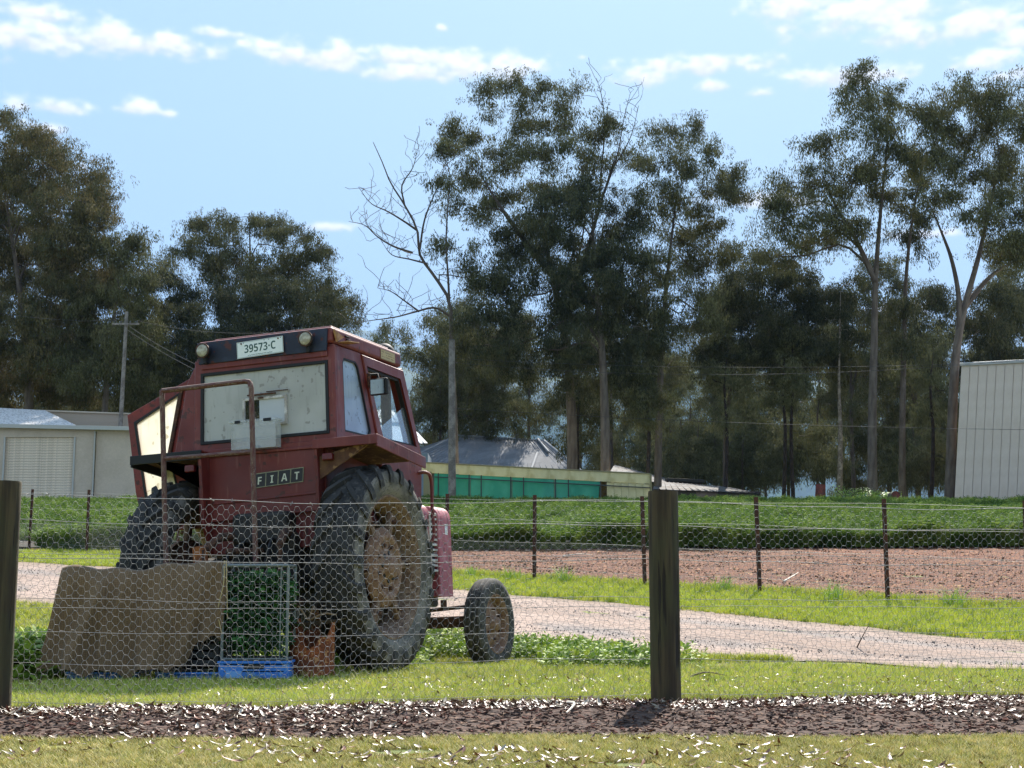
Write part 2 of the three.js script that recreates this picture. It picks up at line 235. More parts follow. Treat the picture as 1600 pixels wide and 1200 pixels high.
// ------------------------------------------------------------------ grass, weeds, litter
function bladeTuft(n, h, w, seed, lean = 0.5) { // n curved blades, three faces each
  const r = rngOf(seed), pos = [], idx = [], nor = [];
  for (let i = 0; i < n; i++) {
    const a = r() * 6.283, x = (r() - 0.5) * h * 0.9, z = (r() - 0.5) * h * 0.9, hh = h * (0.55 + 0.6 * r()), l = lean * hh * (0.3 + r()), wx = Math.cos(a + 1.57) * w / 2, wz = Math.sin(a + 1.57) * w / 2, b = pos.length / 3;
    for (const [t, ww] of [[0, 1], [0.55, 0.8], [1, 0]]) { const cx = x + Math.cos(a) * l * t * t, cz = z + Math.sin(a) * l * t * t, y = hh * t; if (ww) { pos.push(cx - wx * ww, y, cz - wz * ww, cx + wx * ww, y, cz + wz * ww); } else pos.push(cx, y, cz); }
    idx.push(b, b + 1, b + 2, b + 2, b + 1, b + 3, b + 2, b + 3, b + 4);
  }
  const g = new THREE.BufferGeometry(); g.setAttribute('position', new THREE.Float32BufferAttribute(pos, 3)); g.setIndex(idx); g.computeVertexNormals(); return g;
}
const bladeMat = phys({ color: lin(1, 1, 1), roughness: 0.7, transmission: 0.3, thickness: 0, side: THREE.DoubleSide, specularIntensity: 0.4 });
const greens = (list) => list.map((h) => new THREE.Color(h));
deferred.forEach((f) => f());
function scatter(n, seed, fn) { const r = rngOf(seed), out = []; for (let i = 0; i < n; i++) { const m = fn(r, i); if (m) out.push(m); } return out; }
{
  const lawnCols = greens([0xc0c658, 0xa6b04c, 0xd2d066, 0xd8cc78, 0x7c8a3a, 0xdcd088, 0xc8cc5e, 0x96a044]);
  const dryCols = greens([0xc4ba70, 0xaaa658, 0xd6c686, 0x8a8c44, 0xdccc94, 0xbcae68, 0x7c7238, 0xb8b858]);
  // in front of the mulch: short, half dry
  stuff('short_grass', bladeTuft(9, 0.028, 0.0028, 3, 0.9), bladeMat, scatter(60000, 21, (r) => { const d = 4.3 + r() * 2.3, x = (r() * 2 - 1) * (d * 0.4 + 0.5); if (d > mulchNear(x) + 0.06 * (r() - 0.5) + 0.03) return; if (fbm(x * 2.2 + 5, d * 2.2, 3) < 0.18 + 0.12 * r()) return; return M4(x, G(x, d), -d, r() * 6.28, 0.6 + 0.8 * r(), (r() - 0.5) * 0.5); }), 'short half dry lawn grass in front of the mulch bed', 'grass', dryCols);
  // behind the fence up to the tractor and the road
  stuff('lawn_grass', bladeTuft(9, 0.045, 0.004, 5, 0.8), bladeMat, scatter(70000, 22, (r) => { const d = 7.8 + r() * r() * 7.5, x = (r() * 2 - 1) * (d * 0.4 + 0.8); if (d < mulchFar(x) - 0.03 || d > roadMid(x) - roadHalf(x) - 0.3 * clamp(x - 1) + 0.25 * (r() - 0.5)) return; if (x > 0.6 && roadMid(x) - roadHalf(x) - d < 1.6 * (fbm(x * 0.9, d * 1.3, 3, 0, 15) - 0.25)) return; return M4(x, G(x, d), -d, r() * 6.28, 0.5 + 0.75 * r() + (d > 11.5 && x < 1 ? 0.4 : 0), (r() - 0.5) * 0.4); }), 'sunlit green lawn grass behind the wire fence', 'grass', lawnCols.concat(greens([0xb8c854, 0xc6d060])));
  // verge beyond the road
  const nearCols = greens([0xc4c858, 0xb2b850, 0xd0cc64, 0x8c963e]);
  stuff('roadside_grass', bladeTuft(11, 0.07, 0.007, 8, 0.8), bladeMat, scatter(26000, 24, (r) => { const x = -11 + r() * 14, b = roadMid(x) - roadHalf(x) + 0.25 * (vnoise(x * 1.5, 2) - 0.5), d = 12 + r() * (b - 12); if (d > b || d < 13 || Math.abs(x) > d * 0.44 + 1) return; return M4(x, G(x, d), -d, r() * 6.28, 0.5 + 0.7 * r()); }), 'green grass on the tractor side of the gravel road', 'grass', nearCols);
  const vergeCols = greens([0xc2cc50, 0xaebc48, 0xd2d25e, 0xc6c85a, 0x84943a, 0xb8c04c]);
  stuff('verge_grass', bladeTuft(11, 0.085, 0.008, 7, 0.8), bladeMat, scatter(52000, 23, (r) => { const x = -26 + r() * 40, a = roadMid(x) + roadHalf(x), b = Math.min(backFenceD(Math.min(x, 9)) + 0.5, carrotFront(x)) + 0.35 * (vnoise(x * 1.3, 8) - 0.3), d = a + r() * (b - a); if (d < a || Math.abs(x) > d * 0.44 + 1) return; return M4(x, G(x, d), -d, r() * 6.28, 0.5 + 0.7 * r() + (d > b - 0.7 ? 0.6 * r() : 0)); }), 'bright green verge grass between the gravel road and the tilled soil', 'grass', vergeCols);
  // longer stalks left by the mower round the posts, wheels and crates
  stuff('grass_stalks', bladeTuft(7, 0.13, 0.0045, 17, 1.1), bladeMat, scatter(2600, 25, (r) => { const k = r(); let x, d; if (k < 0.5) { x = -3.2 + r() * 7; d = mulchFar(x) + 0.02 + 0.22 * r() * r(); } else if (k < 0.75) { x = -3.6 + r() * 4.2; d = 10.15 + r() * 1.1; } else { d = 8.3 + r() * 4; x = (r() * 2 - 1) * d * 0.42; if (fbm(x * 1.4, d * 1.4, 3, 0, 5) < 0.52) return; } if (d > roadMid(x) - roadHalf(x)) return; return M4(x, G(x, d), -d, r() * 6.28, 0.4 + 0.6 * r()); }), 'longer uncut grass stalks along the fence line and round the crates', 'grass', greens([0xa8ac54, 0x98a24a, 0xb8b068, 0x889440]));
  // clumps along the edge of the soil, each a thing
  const clump = bladeTuft(60, 0.24, 0.011, 9, 0.9);
  const spots = [[1300, 948, 19.4, 'clump of tall bright grass at the foot of the right picket'], [1490, 945, 18.6, 'spiky bright grass clump at the soil edge near the right of the picture'], [800, 905, 23.2, 'low grass clump in front of the second picket from the tractor'], [880, 908, 22.8, 'grass clump right of the second picket from the tractor'], [735, 905, 24, 'grass clump between the tractor bonnet and the first picket right of it'], [1130, 925, 20.9, 'grass clump just right of the wooden post, along the soil']];
  for (const [px, py, d, label] of spots) { const x = atX(px, d); const m = mesh('grass_clump', clump, std({ color: new THREE.Color(0x93ad3e), side: THREE.DoubleSide }), null); m.material = grassClumpMat(); m.position.set(x, G(x, d), -d); m.scale.setScalar(0.9 + (px % 7) * 0.06); m.rotation.y = px; tag(m, label, 'grass clump', 'grass clumps along the soil edge'); }
}
function grassClumpMat() { return (grassClumpMat.m ||= phys({ color: new THREE.Color(0x93ad3e), roughness: 0.7, transmission: 0.3, thickness: 0, side: THREE.DoubleSide })); }
// broad leaved weeds round the tractor
function leafSpray(n, size, spread, height, seed) {
  const r = rngOf(seed), pos = [], idx = [];
  for (let i = 0; i < n; i++) {
    const a = r() * 6.283, q = Math.sqrt(r()) * spread, c = V(Math.cos(a) * q, height * (0.15 + 0.85 * r()), Math.sin(a) * q), e = new THREE.Euler(-0.3 + (r() - 0.5) * 1.4, r() * 6.28, (r() - 0.5) * 1.2), s = size * (0.6 + 0.8 * r()), b = pos.length / 3;
    for (const [x, y, z] of [[0, 0, -1], [0.42, 0.08, -0.25], [0.36, 0.06, 0.5], [0, -0.1, 1], [-0.36, 0.06, 0.5], [-0.42, 0.08, -0.25]]) { const p = V(x * s, y * s, z * s).applyEuler(e).add(c); pos.push(p.x, p.y, p.z); }
    idx.push(b, b + 1, b + 5, b + 1, b + 2, b + 5, b + 2, b + 4, b + 5, b + 2, b + 3, b + 4);
  }
  const g = new THREE.BufferGeometry(); g.setAttribute('position', new THREE.Float32BufferAttribute(pos, 3)); g.setIndex(idx); g.computeVertexNormals(); return g;
}
const weedMat = phys({ color: lin(1, 1, 1), roughness: 0.65, specularIntensity: 0.35, transmission: 0.3, thickness: 0, side: THREE.DoubleSide });
{
  const spray = leafSpray(26, 0.026, 0.11, 0.17, 12), cols = greens([0x8ea644, 0x7e983c, 0x9eb24e, 0x6c8636, 0xacba5a]);
  stuff('leafy_weeds', spray, weedMat, scatter(3400, 31, (r) => {
    let x, d; const k = r();
    if (k < 0.62) { x = -0.9 + r() * 3.0; d = 11.8 + r() * 3.6; if (x < 0.32 && d < 13.95) return; if (d > roadMid(x) - roadHalf(x) || d < 11.55 + 0.3 * vnoise(x * 2, 1)) return; if (x > 1.0 && r() < 0.5 + (x - 1.0) * 0.8) return; }
    else if (k < 0.80) { x = -4.2 + r() * 1.0; d = 10.2 + r() * 2.4; if (x > -3.35 && d < 10.6) return; }
    else { x = -3.4 + r() * 2.6; d = 12 + r() * 2.5; }
    return M4(x, G(x, d), -d, r() * 6.28, 0.55 + 0.75 * r() + (k >= 0.62 && k < 0.8 ? 0.8 : 0));
  }), 'leafy green weeds growing round the tractor wheels', 'weeds', cols);
}
// clods on the tilled soil
{
  const clod = new THREE.IcosahedronGeometry(1, 0); { const p = clod.attributes.position, r = rngOf(4); const seen = new Map(); for (let i = 0; i < p.count; i++) { const k = [p.getX(i), p.getY(i), p.getZ(i)].map((v) => v.toFixed(3)).join(); if (!seen.has(k)) seen.set(k, 0.7 + 0.6 * r()); const s = seen.get(k); p.setXYZ(i, p.getX(i) * s, p.getY(i) * s * 0.7, p.getZ(i) * s); } clod.computeVertexNormals(); }
  stuff('soil_clods', clod, std({ roughness: 1 }), scatter(26000, 41, (r) => { const x = -9 + r() * 27, a = backFenceD(Math.min(x, 9.5)) + 0.2 - Math.max(0, x - 9.5) * 0.25, b = carrotFront(x) + 0.3, d = a + r() * (b - a); if (d < a || x > d * 0.42 + 1) return; return M4(x, G(x, d) + 0.02, -d, r() * 6.28, 0.008 + 0.022 * r() * r(), r() * 3); }), 'reddish clods and straw on the tilled soil', 'soil', greens([0x643820, 0x724628, 0x562e18, 0x845c38, 0x4c2a18, 0x967650]));
}
// fallen gum leaves: larger ones singly, the rest as litter
function leafGeo(l, w, curl, seed) { const r = rngOf(seed), pos = [], idx = [], n = 6; for (let i = 0; i <= n; i++) { const t = i / n, ww = w * Math.sin(Math.PI * Math.pow(t, 0.8)) * 0.5 + 0.0006, bend = (r() - 0.5) * 0.004, y = curl * (t - 0.5) * (t - 0.5) * 4, s = l * (t - 0.5), q = 0.07 * l * (t - 0.5) * (t - 0.5) * 4; pos.push(s, y + ww * 0.35 + bend, q - ww, s, y, q, s, y + ww * 0.35 - bend, q + ww); } for (let i = 0; i < n; i++) for (const k of [0, 1]) { const a = i * 3 + k; idx.push(a, a + 1, a + 3, a + 3, a + 1, a + 4); } const g = new THREE.BufferGeometry(); g.setAttribute('position', new THREE.Float32BufferAttribute(pos, 3)); g.setIndex(idx); g.computeVertexNormals(); return g; }
{
  const kinds = [leafGeo(0.078, 0.013, 0.008, 1), leafGeo(0.06, 0.012, 0.012, 2), leafGeo(0.045, 0.014, 0.006, 3)];
  const leafMat = std({ roughness: 0.42, side: THREE.DoubleSide });
  const pale = greens([0x94846f, 0x7c6852, 0xa89a86, 0x66503e, 0x86745f]), brown = greens([0x6b4030, 0x8a5a42, 0x553226, 0x7b4b38, 0xa07a5e]);
  const spot = (r, mode) => { let x, d; if (mode < 0.74) { x = -4 + r() * 8.2; d = mulchFar(x) - 0.02 - Math.pow(r(), 2.2) * 1.25 * (0.3 + 0.9 * vnoise(x * 1.3, 4)); } else if (mode < 0.86) { d = 5 + r() * 1.5; x = (r() * 2 - 1) * d * 0.42; } else { d = 8 + r() * 2.6; x = (r() * 2 - 1) * d * 0.42; } return [x, d]; };
  const mound = (x, d) => { const a = mulchNear(x), b = mulchFar(x), v = (d - a) / (b - a); return v > 0 && v < 1 ? 0.014 + mulchLift(x, d) : 0.022; };
  for (let k = 0; k < 3; k++) {
    stuff('leaf_litter', kinds[k], leafMat, scatter(3300, 61 + k, (r) => { const [x, d] = spot(r, r()); if (d < mulchNear(x) && fbm(x * 1.1 + 9, d * 1.6, 3, 0, 77) < 0.40 + 0.26 * r()) return; return M4(x, G(x, d) + mound(x, d) + 0.004 * r() + (d > mulchFar(x) - 0.35 && d < mulchFar(x) ? 0.02 * r() : 0), -d, r() * 6.28, (d > mulchFar(x) - 0.5 ? 0.9 : 0.6) + 0.6 * r(), (r() - 0.5) * 0.7, (r() - 0.5) * 0.9); }), ['pale dry gum leaf litter strewn over the mulch and lawn', 'small curled leaf litter strewn over the mulch and lawn', 'short broad leaf litter strewn over the mulch and lawn'][k], 'leaf litter', k === 1 ? pale.concat(brown) : pale.concat(brown.slice(0, 3)));
  }
  const r = rngOf(88);
  const paleMat = [0xb8ad9e, 0xa3937f].map((h) => std({ color: new THREE.Color(h), roughness: 0.4, side: THREE.DoubleSide })), brownMat = [0x6b4030, 0x8a5a42].map((h) => std({ color: new THREE.Color(h), roughness: 0.5, side: THREE.DoubleSide }));
  for (let i = 0; i < 150; i++) {
    const [x, d] = spot(r, r()), dark = r() < 0.35, lawn = d < mulchNear(x), back = d > mulchFar(x);
    const m = mesh('fallen_leaf', kinds[i % 3], (dark ? brownMat : paleMat)[i % 2]); m.position.set(x, G(x, d) + mound(x, d) + 0.012, -d); m.rotation.set((r() - 0.5) * 0.8, r() * 6.28, (r() - 0.5) * 0.8); m.scale.setScalar(0.95 + 0.5 * r());
    const where = lawn ? 'on the lawn in front of the mulch' : back ? 'on the grass behind the wire fence' : 'on the mulch strip under the fence';
    tag(m, `${dark ? 'brown' : 'pale'} dry gum leaf lying ${where}`, 'leaf', `${dark ? 'brown' : 'pale'} leaves ${where}`);
  }
  // bark chips on the mulch
  const chip = new THREE.BoxGeometry(0.034, 0.006, 0.010);
  stuff('bark_chips', chip, std({ roughness: 1 }), scatter(15000, 71, (q) => { const x = -4.2 + q() * 8.6, a = mulchNear(x), b = mulchFar(x), d = a + q() * (b - a); return M4(x, G(x, d) + 0.012 + mulchLift(x, d), -d, q() * 6.28, 0.4 + 0.9 * q() * q(), (q() - 0.5) * 0.7, (q() - 0.5) * 0.7); }), 'brown bark chips of the mulch bed', 'bark mulch', greens([0x4c3226, 0x33211a, 0x624434, 0x7c5e4a, 0x5a3022, 0x42302a]));
}
function stick(name, pts, rad, mat, label, cat) { const m = mesh(name, tubeG(curve(pts, 10), Array.from({ length: 11 }, (_, i) => rad * (1 - 0.06 * i)), 6), mat); return tag(m, label, cat); }
{
  const pale = std({ color: new THREE.Color(0xcfc2b0), roughness: 0.7 }), dark = std({ color: new THREE.Color(0x4a3a2e), roughness: 0.9 });
  const gp = (px, d, h = 0.02) => { const x = atX(px, d); return V(x, G(x, d) + h, -d); };
  stick('bark_strip', [gp(886, 7.4, 0.085), gp(896, 7.3, 0.09), gp(892, 7.15, 0.08), gp(884, 7.0, 0.07)], 0.010, pale, 'peeling pale bark strip on the mulch left of the wooden post', 'bark');
  stick('fallen_stick', [gp(1225, 22.6, 0.05), gp(1236, 22.8, 0.1), gp(1248, 23.6, 0.12)], 0.016, pale, 'pale forked stick lying on the tilled soil', 'stick');
  stick('twig', [gp(1072, 10.5), gp(1100, 10.6, 0.05), gp(1135, 10.7)], 0.008, dark, 'thin dark twig on the grass right of the wooden post', 'twig');
  stick('twig', [gp(1336, 14.2, 0.03), gp(1346, 14.0, 0.16), gp(1355, 13.9, 0.26)], 0.008, dark, 'dark twig standing up beside the gravel road', 'twig');
  stick('fallen_stick', [gp(880, 29.5, 0.05), gp(905, 29.6, 0.08), gp(925, 29.9, 0.05)], 0.018, pale, 'pale stick on the soil left of the wooden post', 'stick');
  stick('wire_offcut', [gp(592, 10.6, 0.02), gp(610, 10.4, 0.03), gp(640, 10.4, 0.02)], 0.006, dark, 'dark loop of wire on the grass before the big rear tyre', 'wire');
}

// ------------------------------------------------------------------ near fence: two timber posts, line wires, hexagonal netting
const timberTex = tex(512, (u, v) => { const g = fbm(u * 26, v * 6, 5, 26, 81, 6), cr = smooth(0.70, 0.76, fbm(u * 18, v * 3, 4, 18, 85, 3)), n = fbm(u * 3, v * 6, 4, 3, 83, 6); let c = mixc(hex(0x332a1c), hex(0x4e432c), smooth(0.3, 0.7, g)); c = mixc(c, hex(0x3f4226), smooth(0.5, 0.7, n) * 0.5); return mixc(c, hex(0x221c15), cr * 0.9); });
const timberBump = tex(512, (u, v) => { const g = fbm(u * 26, v * 6, 5, 26, 81, 6), cr = smooth(0.70, 0.76, fbm(u * 18, v * 3, 4, 18, 85, 3)); const h = g * 0.5 + 0.5 - cr * 0.6; return [h, h, h]; }, false);
const endTex = tex(256, (u, v) => { const r = Math.hypot(u - 0.48, v - 0.53), ring = 0.5 + 0.5 * Math.sin(r * 150 + fbm(u * 8, v * 8, 3) * 5), c = mixc(hex(0x5a4e3a), hex(0x857655), ring * 0.6 + 0.2 * fbm(u * 30, v * 30, 2)); return mixc(c, hex(0x2a231a), smooth(0.66, 0.72, fbm(Math.atan2(v - 0.5, u - 0.5) * 5, r * 4, 3, 0, 5))); });
const timberMat = std({ map: timberTex, bumpMap: timberBump, bumpScale: 0.012, roughness: 0.92 }), endMat = std({ map: endTex, roughness: 0.95 });
function timberPost(px, d, h, r, label, lean = 0) {
  const x = atX(px, d), t = thing('fence_post', label, 'fence post', [x, G(x, d) - 0.02, -d], px * 0.37, 'timber posts of the near fence');
  const n = 36, m = 26, pos = [], uv = [], idx = []; const rr = (a, y) => r * (1 + 0.035 * Math.sin(a * 2 + px) + 0.05 * (fbm(a * 1.1 + 20, y * 1.5 + px, 3) - 0.5) - 0.06 * smooth(0.70, 0.76, fbm((a / 6.2832) * 18, y * 1.5, 4, 18, 85, 3)) + 0.05 * Math.exp(-y * 14)) * (y > h - 0.012 ? 0.97 : 1);
  for (let j = 0; j <= m; j++) { const y = j === m ? h : j === m - 1 ? h - 0.012 : j / (m - 1) * (h - 0.012); for (let i = 0; i <= n; i++) { const a = i / n * 6.28318, q = rr(i === n ? 0 : a, y); pos.push(Math.cos(a) * q + lean * y, y, Math.sin(a) * q); uv.push(i / n, y * 0.5); } }
  for (let j = 0; j < m; j++) for (let i = 0; i < n; i++) { const a = j * (n + 1) + i; idx.push(a, a + n + 1, a + 1, a + 1, a + n + 1, a + n + 2); }
  const g = new THREE.BufferGeometry(); g.setAttribute('position', new THREE.Float32BufferAttribute(pos, 3)); g.setAttribute('uv', new THREE.Float32BufferAttribute(uv, 2)); g.setIndex(idx); g.computeVertexNormals(); mesh('shaft', g, timberMat, t);
  const top = new THREE.CircleGeometry(1, n), tp = top.attributes.position; for (let i = 1; i < tp.count; i++) { const a = (i - 1) / n * 6.28318, q = rr(i - 1 === n ? 0 : a, h); tp.setXY(i, Math.cos(a) * q, -Math.sin(a) * q); } top.rotateX(-Math.PI / 2); top.translate(lean * h, h, 0); { const p = top.attributes.position, u2 = top.attributes.uv; for (let i = 0; i < p.count; i++) u2.setXY(i, 0.5 + p.getX(i) / r * 0.48, 0.5 + p.getZ(i) / r * 0.48); } mesh('sawn_top', top, endMat, t);
  return t;
}
timberPost(1038, 8.0, 1.225, 0.084, 'round weathered timber fence post standing in the mulch right of the tractor');
timberPost(-2, 7.41, 1.235, 0.086, 'weathered timber fence post cut by the left edge of the picture');
timberPost(1990, 8.62, 1.225, 0.086, 'timber fence post beyond the right edge of the picture');
const zinc = std({ color: lin(0.30, 0.29, 0.275), metalness: 0.1, roughness: 0.75 });
const fx0 = -2.67, fx1 = 4.55;
const fenceY = (x, h) => G(x, fenceD(x)) + h - 0.022 * Math.sin(Math.PI * clamp((x - 0.854) / 3.6)) - 0.02 * Math.sin(Math.PI * clamp((x + 2.67) / 3.52));
{
  // line wires; the top two and the fourth carry barbs
  const heights = [[1.15, 1, 'top'], [1.02, 1, 'second'], [0.855, 0, 'third'], [0.822, 1, 'fourth'], [0.615, 0, 'fifth'], [0.57, 0, 'sixth'], [0.435, 0, 'seventh'], [0.275, 0, 'eighth'], [0.085, 0, 'lowest']];
  heights.forEach(([h, barbs, word], i) => {
    const pts = span(fx0 - 0.6, fx1, 60).map((x) => V(x, fenceY(x, h) + 0.006 * Math.sin(x * 2.1 + i * 2) + 0.004 * Math.sin(x * 7 + i), -fenceD(x) - 0.098));
    const t = thing('fence_wire', `${word} ${barbs ? 'barbed' : 'plain'} wire strand of the near netting fence`, 'wire', [0, 0, 0], 0, 'line wires of the near fence');
    mesh('strand', tubeG(pts, barbs ? 0.0019 : 0.0014, 5), zinc, t);
    if (barbs) { const r = rngOf(100 + i), list = []; for (let x = fx0; x < fx1; x += 0.105) { const c = V(x, fenceY(x, h) + 0.006 * Math.sin(x * 2.1 + i * 2) + 0.004 * Math.sin(x * 7 + i), -fenceD(x) - 0.098); for (let k = 0; k < 2; k++) { const dir = V(r() - 0.5, r() - 0.5, r() - 0.5).normalize().multiplyScalar(0.014); list.push(tubeG([c.clone().sub(dir), c.clone().add(dir)], 0.0011, 3, false)); } } mesh('barbs', join(list), zinc, t).userData.kind = 'stuff'; }
  });
  // netting: hexagons 50 mm across, two twisted sides upright wires lean in zigzags
  const net = (x0, x1, cell, hTop, wire, yOf, dOf, seed, backSet) => {
    const w = cell * 1.15, rowH = cell * 0.5, r = rngOf(seed), nodes = new Map(), pos = [], idx = [];
    const jit = (k) => { if (!nodes.has(k)) nodes.set(k, [(r() - 0.5) * cell * 0.16, (r() - 0.5) * cell * 0.16, (r() - 0.5) * 0.008]); return nodes.get(k); };
    const nd = (i, j) => { const [a, b, c] = jit(i * 4096 + j); const x = x0 + i * w / 2 + ((j % 2) === (i % 2) ? w * 0.10 : -w * 0.10) * 1 + a, y = j * rowH + b; const wave = 0.05 * (fbm(x * 0.9 + 4, y * 1.1 + 7, 2, 0, 61) - 0.5), fx = x + 0.035 * (fbm(x * 1.6, y * 1.8, 3, 0, 63) - 0.5), fy = y + 0.05 * (fbm(x * 1.4 + 30, y * 2.1, 3, 0, 65) - 0.5) * Math.sin(Math.PI * clamp(y / hTop)); return V(fx, yOf(fx, clamp(fy, 0, hTop)), -dOf(x) - backSet + c - Math.abs(wave)); };
    const bar = (A, B, rad) => { const t = B.clone().sub(A).normalize(), n1 = V(0, 0, 1).cross(t).normalize().multiplyScalar(rad), n2 = t.clone().cross(n1).normalize().multiplyScalar(rad), b = pos.length / 3; for (const P of [A, B]) for (let k = 0; k < 3; k++) { const an = k * 2.0944; pos.push(P.x + n1.x * Math.cos(an) + n2.x * Math.sin(an), P.y + n1.y * Math.cos(an) + n2.y * Math.sin(an), P.z + n1.z * Math.cos(an) + n2.z * Math.sin(an)); } for (let k = 0; k < 3; k++) { const q = (k + 1) % 3; idx.push(b + k, b + q, b + 3 + k, b + 3 + k, b + q, b + 3 + q); } };
    const cols = Math.floor((x1 - x0) / (w / 2)), rows = Math.floor(hTop / rowH);
    // horizontal twisted sides join node pairs in one row; slanted sides climb half a cell
    for (let j = 0; j <= rows; j++) for (let i = 0; i < cols; i++) {
      if ((i + j) % 2 === 0) bar(nd(i, j), nd(i + 1, j), wire * 1.35);
      if (j < rows) bar(nd(i, j), nd(i, j + 1), wire);
    }
    const g = new THREE.BufferGeometry(); g.setAttribute('position', new THREE.Float32BufferAttribute(pos, 3)); g.setIndex(idx); g.computeVertexNormals(); return g;
  };
  tag(mesh('wire_netting', net(fx0 - 0.5, fx1, 0.05, 1.15, 0.00095, (x, y) => fenceY(x, y), fenceD, 7, 0.09), zinc), 'hexagonal wire netting stretched across the near fence', 'wire netting');
  // ---------------------------------------------------------------- far fence of steel pickets
  const rust = std({ map: blotch(0x4a2c22, 0x2e2220, { cells: 6, grain: 0.25, rep: 2 }), roughness: 0.9 });
  const words = [[1386, 'nearest the right edge, in front of the soil'], [1187, 'second from the right, in front of the soil'], [1008, 'hard left of the big wooden post'], [835, 'above the tractor front wheel'], [697, 'just right of the tractor bonnet'], [133, 'between the left post and the tractor tyre'], [42, 'beside the left wooden post'], [1605, 'at the very right edge of the picture'], [560, 'hidden behind the tractor cab'], [275, 'behind the left rear tyre']];
  const picketG = (() => { const s = new THREE.Shape(); const w = 0.034, t = 0.006; const p = []; for (let k = 0; k < 3; k++) { const a = k * 2.0944, c = Math.cos(a), q = Math.sin(a); p.push([c * w - q * t, q * w + c * t], [Math.cos(a + 1.0472) * t * 1.6, Math.sin(a + 1.0472) * t * 1.6]); p.splice(p.length - 2, 0, [c * w + q * t, q * w - c * t]); } s.setFromPoints(p.map(([a, b]) => new THREE.Vector2(a, b))); const g = new THREE.ExtrudeGeometry(s, { depth: 1.45, bevelEnabled: false }); g.rotateX(-Math.PI / 2); return uvBox(g); })();
  for (const [px, where] of words) { let d = 24; for (let k = 0; k < 12; k++) d = backFenceD(atX(px, d)) * 0.5 + d * 0.5; const x = atX(px, d), m = mesh('steel_picket', picketG, rust); m.position.set(x, G(x, d) - 0.05, -d); m.rotation.set(0.01 * Math.sin(px), px, 0.02 * Math.sin(px * 1.7)); tag(m, `rusty steel picket of the far fence ${where}`, 'fence picket', 'pickets of the far fence'); }
  const farWires = [[1.32, 'top'], [0.98, 'upper middle'], [0.62, 'lower middle'], [0.2, 'bottom']];
  for (const [h, w] of farWires) { const pts = span(-13, 6.8, 80).map((x) => { const d = backFenceD(x); return V(x, G(x, d) + h + 0.015 * Math.sin(x * 1.7 + h * 9), -d + 0.02); }); tag(mesh('fence_wire', tubeG(pts, 0.0022, 4), zinc), `${w} wire strand of the far picket fence`, 'wire', 'line wires of the far fence'); }
  tag(mesh('wire_netting', net(-13, 6.8, 0.036, 0.64, 0.0010, (x, y) => G(x, backFenceD(x)) + y, (x) => backFenceD(x), 9, 0.04), zinc), 'low wire netting along the far picket fence', 'wire netting');
}
// ------------------------------------------------------------------ the carrot crop
{
  const frond = (r, pos, idx, nor) => {
    const a = r() * 6.283, len = 0.26 + 0.2 * r(), lean = 0.25 + 0.75 * r(), n = 7; const pt = (t) => V(Math.cos(a) * lean * len * t * (0.4 + 0.6 * t), len * (t * 1.15 - 0.5 * t * t * lean), Math.sin(a) * lean * len * t * (0.4 + 0.6 * t));
    for (let k = 1; k <= n; k++) { const t = k / n, c = pt(t), tn = pt(Math.min(1, t + 0.05)).sub(pt(t - 0.05)).normalize(), side = V(-Math.sin(a), 0, Math.cos(a)), l = len * 0.34 * (1.15 - t) + 0.02; for (const s of [-1, 1]) { const b = pos.length / 3, tip = c.clone().addScaledVector(side, s * l).addScaledVector(tn, l * 0.6).add(V(0, (r() - 0.6) * l * 0.6, 0)), w = tn.clone().multiplyScalar(0.016 + 0.012 * r()); pos.push(c.x, c.y, c.z, c.x + w.x, c.y + w.y, c.z + w.z, tip.x, tip.y, tip.z); idx.push(b, b + 1, b + 2); } }
  };
  const tuft = (seed) => { const r = rngOf(seed), pos = [], idx = []; for (let i = 0; i < 15; i++) frond(r, pos, idx); const g = new THREE.BufferGeometry(); g.setAttribute('position', new THREE.Float32BufferAttribute(pos, 3)); g.setIndex(idx); g.computeVertexNormals(); return g; };
  const mat = phys({ color: lin(1, 1, 1), roughness: 0.85, specularIntensity: 0.3, transmission: 0.25, thickness: 0, side: THREE.DoubleSide });
  const cols = greens([0x6c843e, 0x5c7634, 0x7c9044, 0x4e682c, 0x8a9c4c, 0x566c34]);
  for (let k = 0; k < 2; k++) stuff('carrot_tops', tuft(200 + k), mat, scatter(28000, 210 + k, (r) => { const q = r(); let d = 31 + Math.pow(q, 0.85) * 51; const x = (r() * 2 - 1) * (d * 0.40 + 2); if (q < 0.07) d = carrotFront(x) + r() * 1.2; if (d < carrotFront(x) + 0.12 * r() || (x < -4 && d < backFenceD(x) + 0.2)) return; const nn = vnoise(x * 1.5, d * 1.1, 0, 9), s = 0.5 + 0.35 * r() + 0.85 * nn * nn + 0.3 * (fbm(x * 0.3, d * 0.4, 2, 0, 19) - 0.5) + 0.3 * smooth(2.2, 0.3, d - carrotFront(x)); return M4(x, G(x, d) - 0.02, -d, r() * 6.28, s, (r() - 0.5) * 0.3, (r() - 0.5) * 0.3, s * 1.05); }), ['feathery carrot tops filling the field, lighter plants', 'feathery carrot tops filling the field, darker plants'][k], 'crop', cols.slice(k * 2, k * 2 + 4));
}

// ------------------------------------------------------------------ farm buildings along the crest
const ridged = (base, dark, period, seed) => tex(256, (u, v) => { const n = fbm(u * 6, v * 6, 4, 6, seed); return mixc(hex(base), hex(dark), smooth(0.4, 0.75, n)); }, true, 0.25);
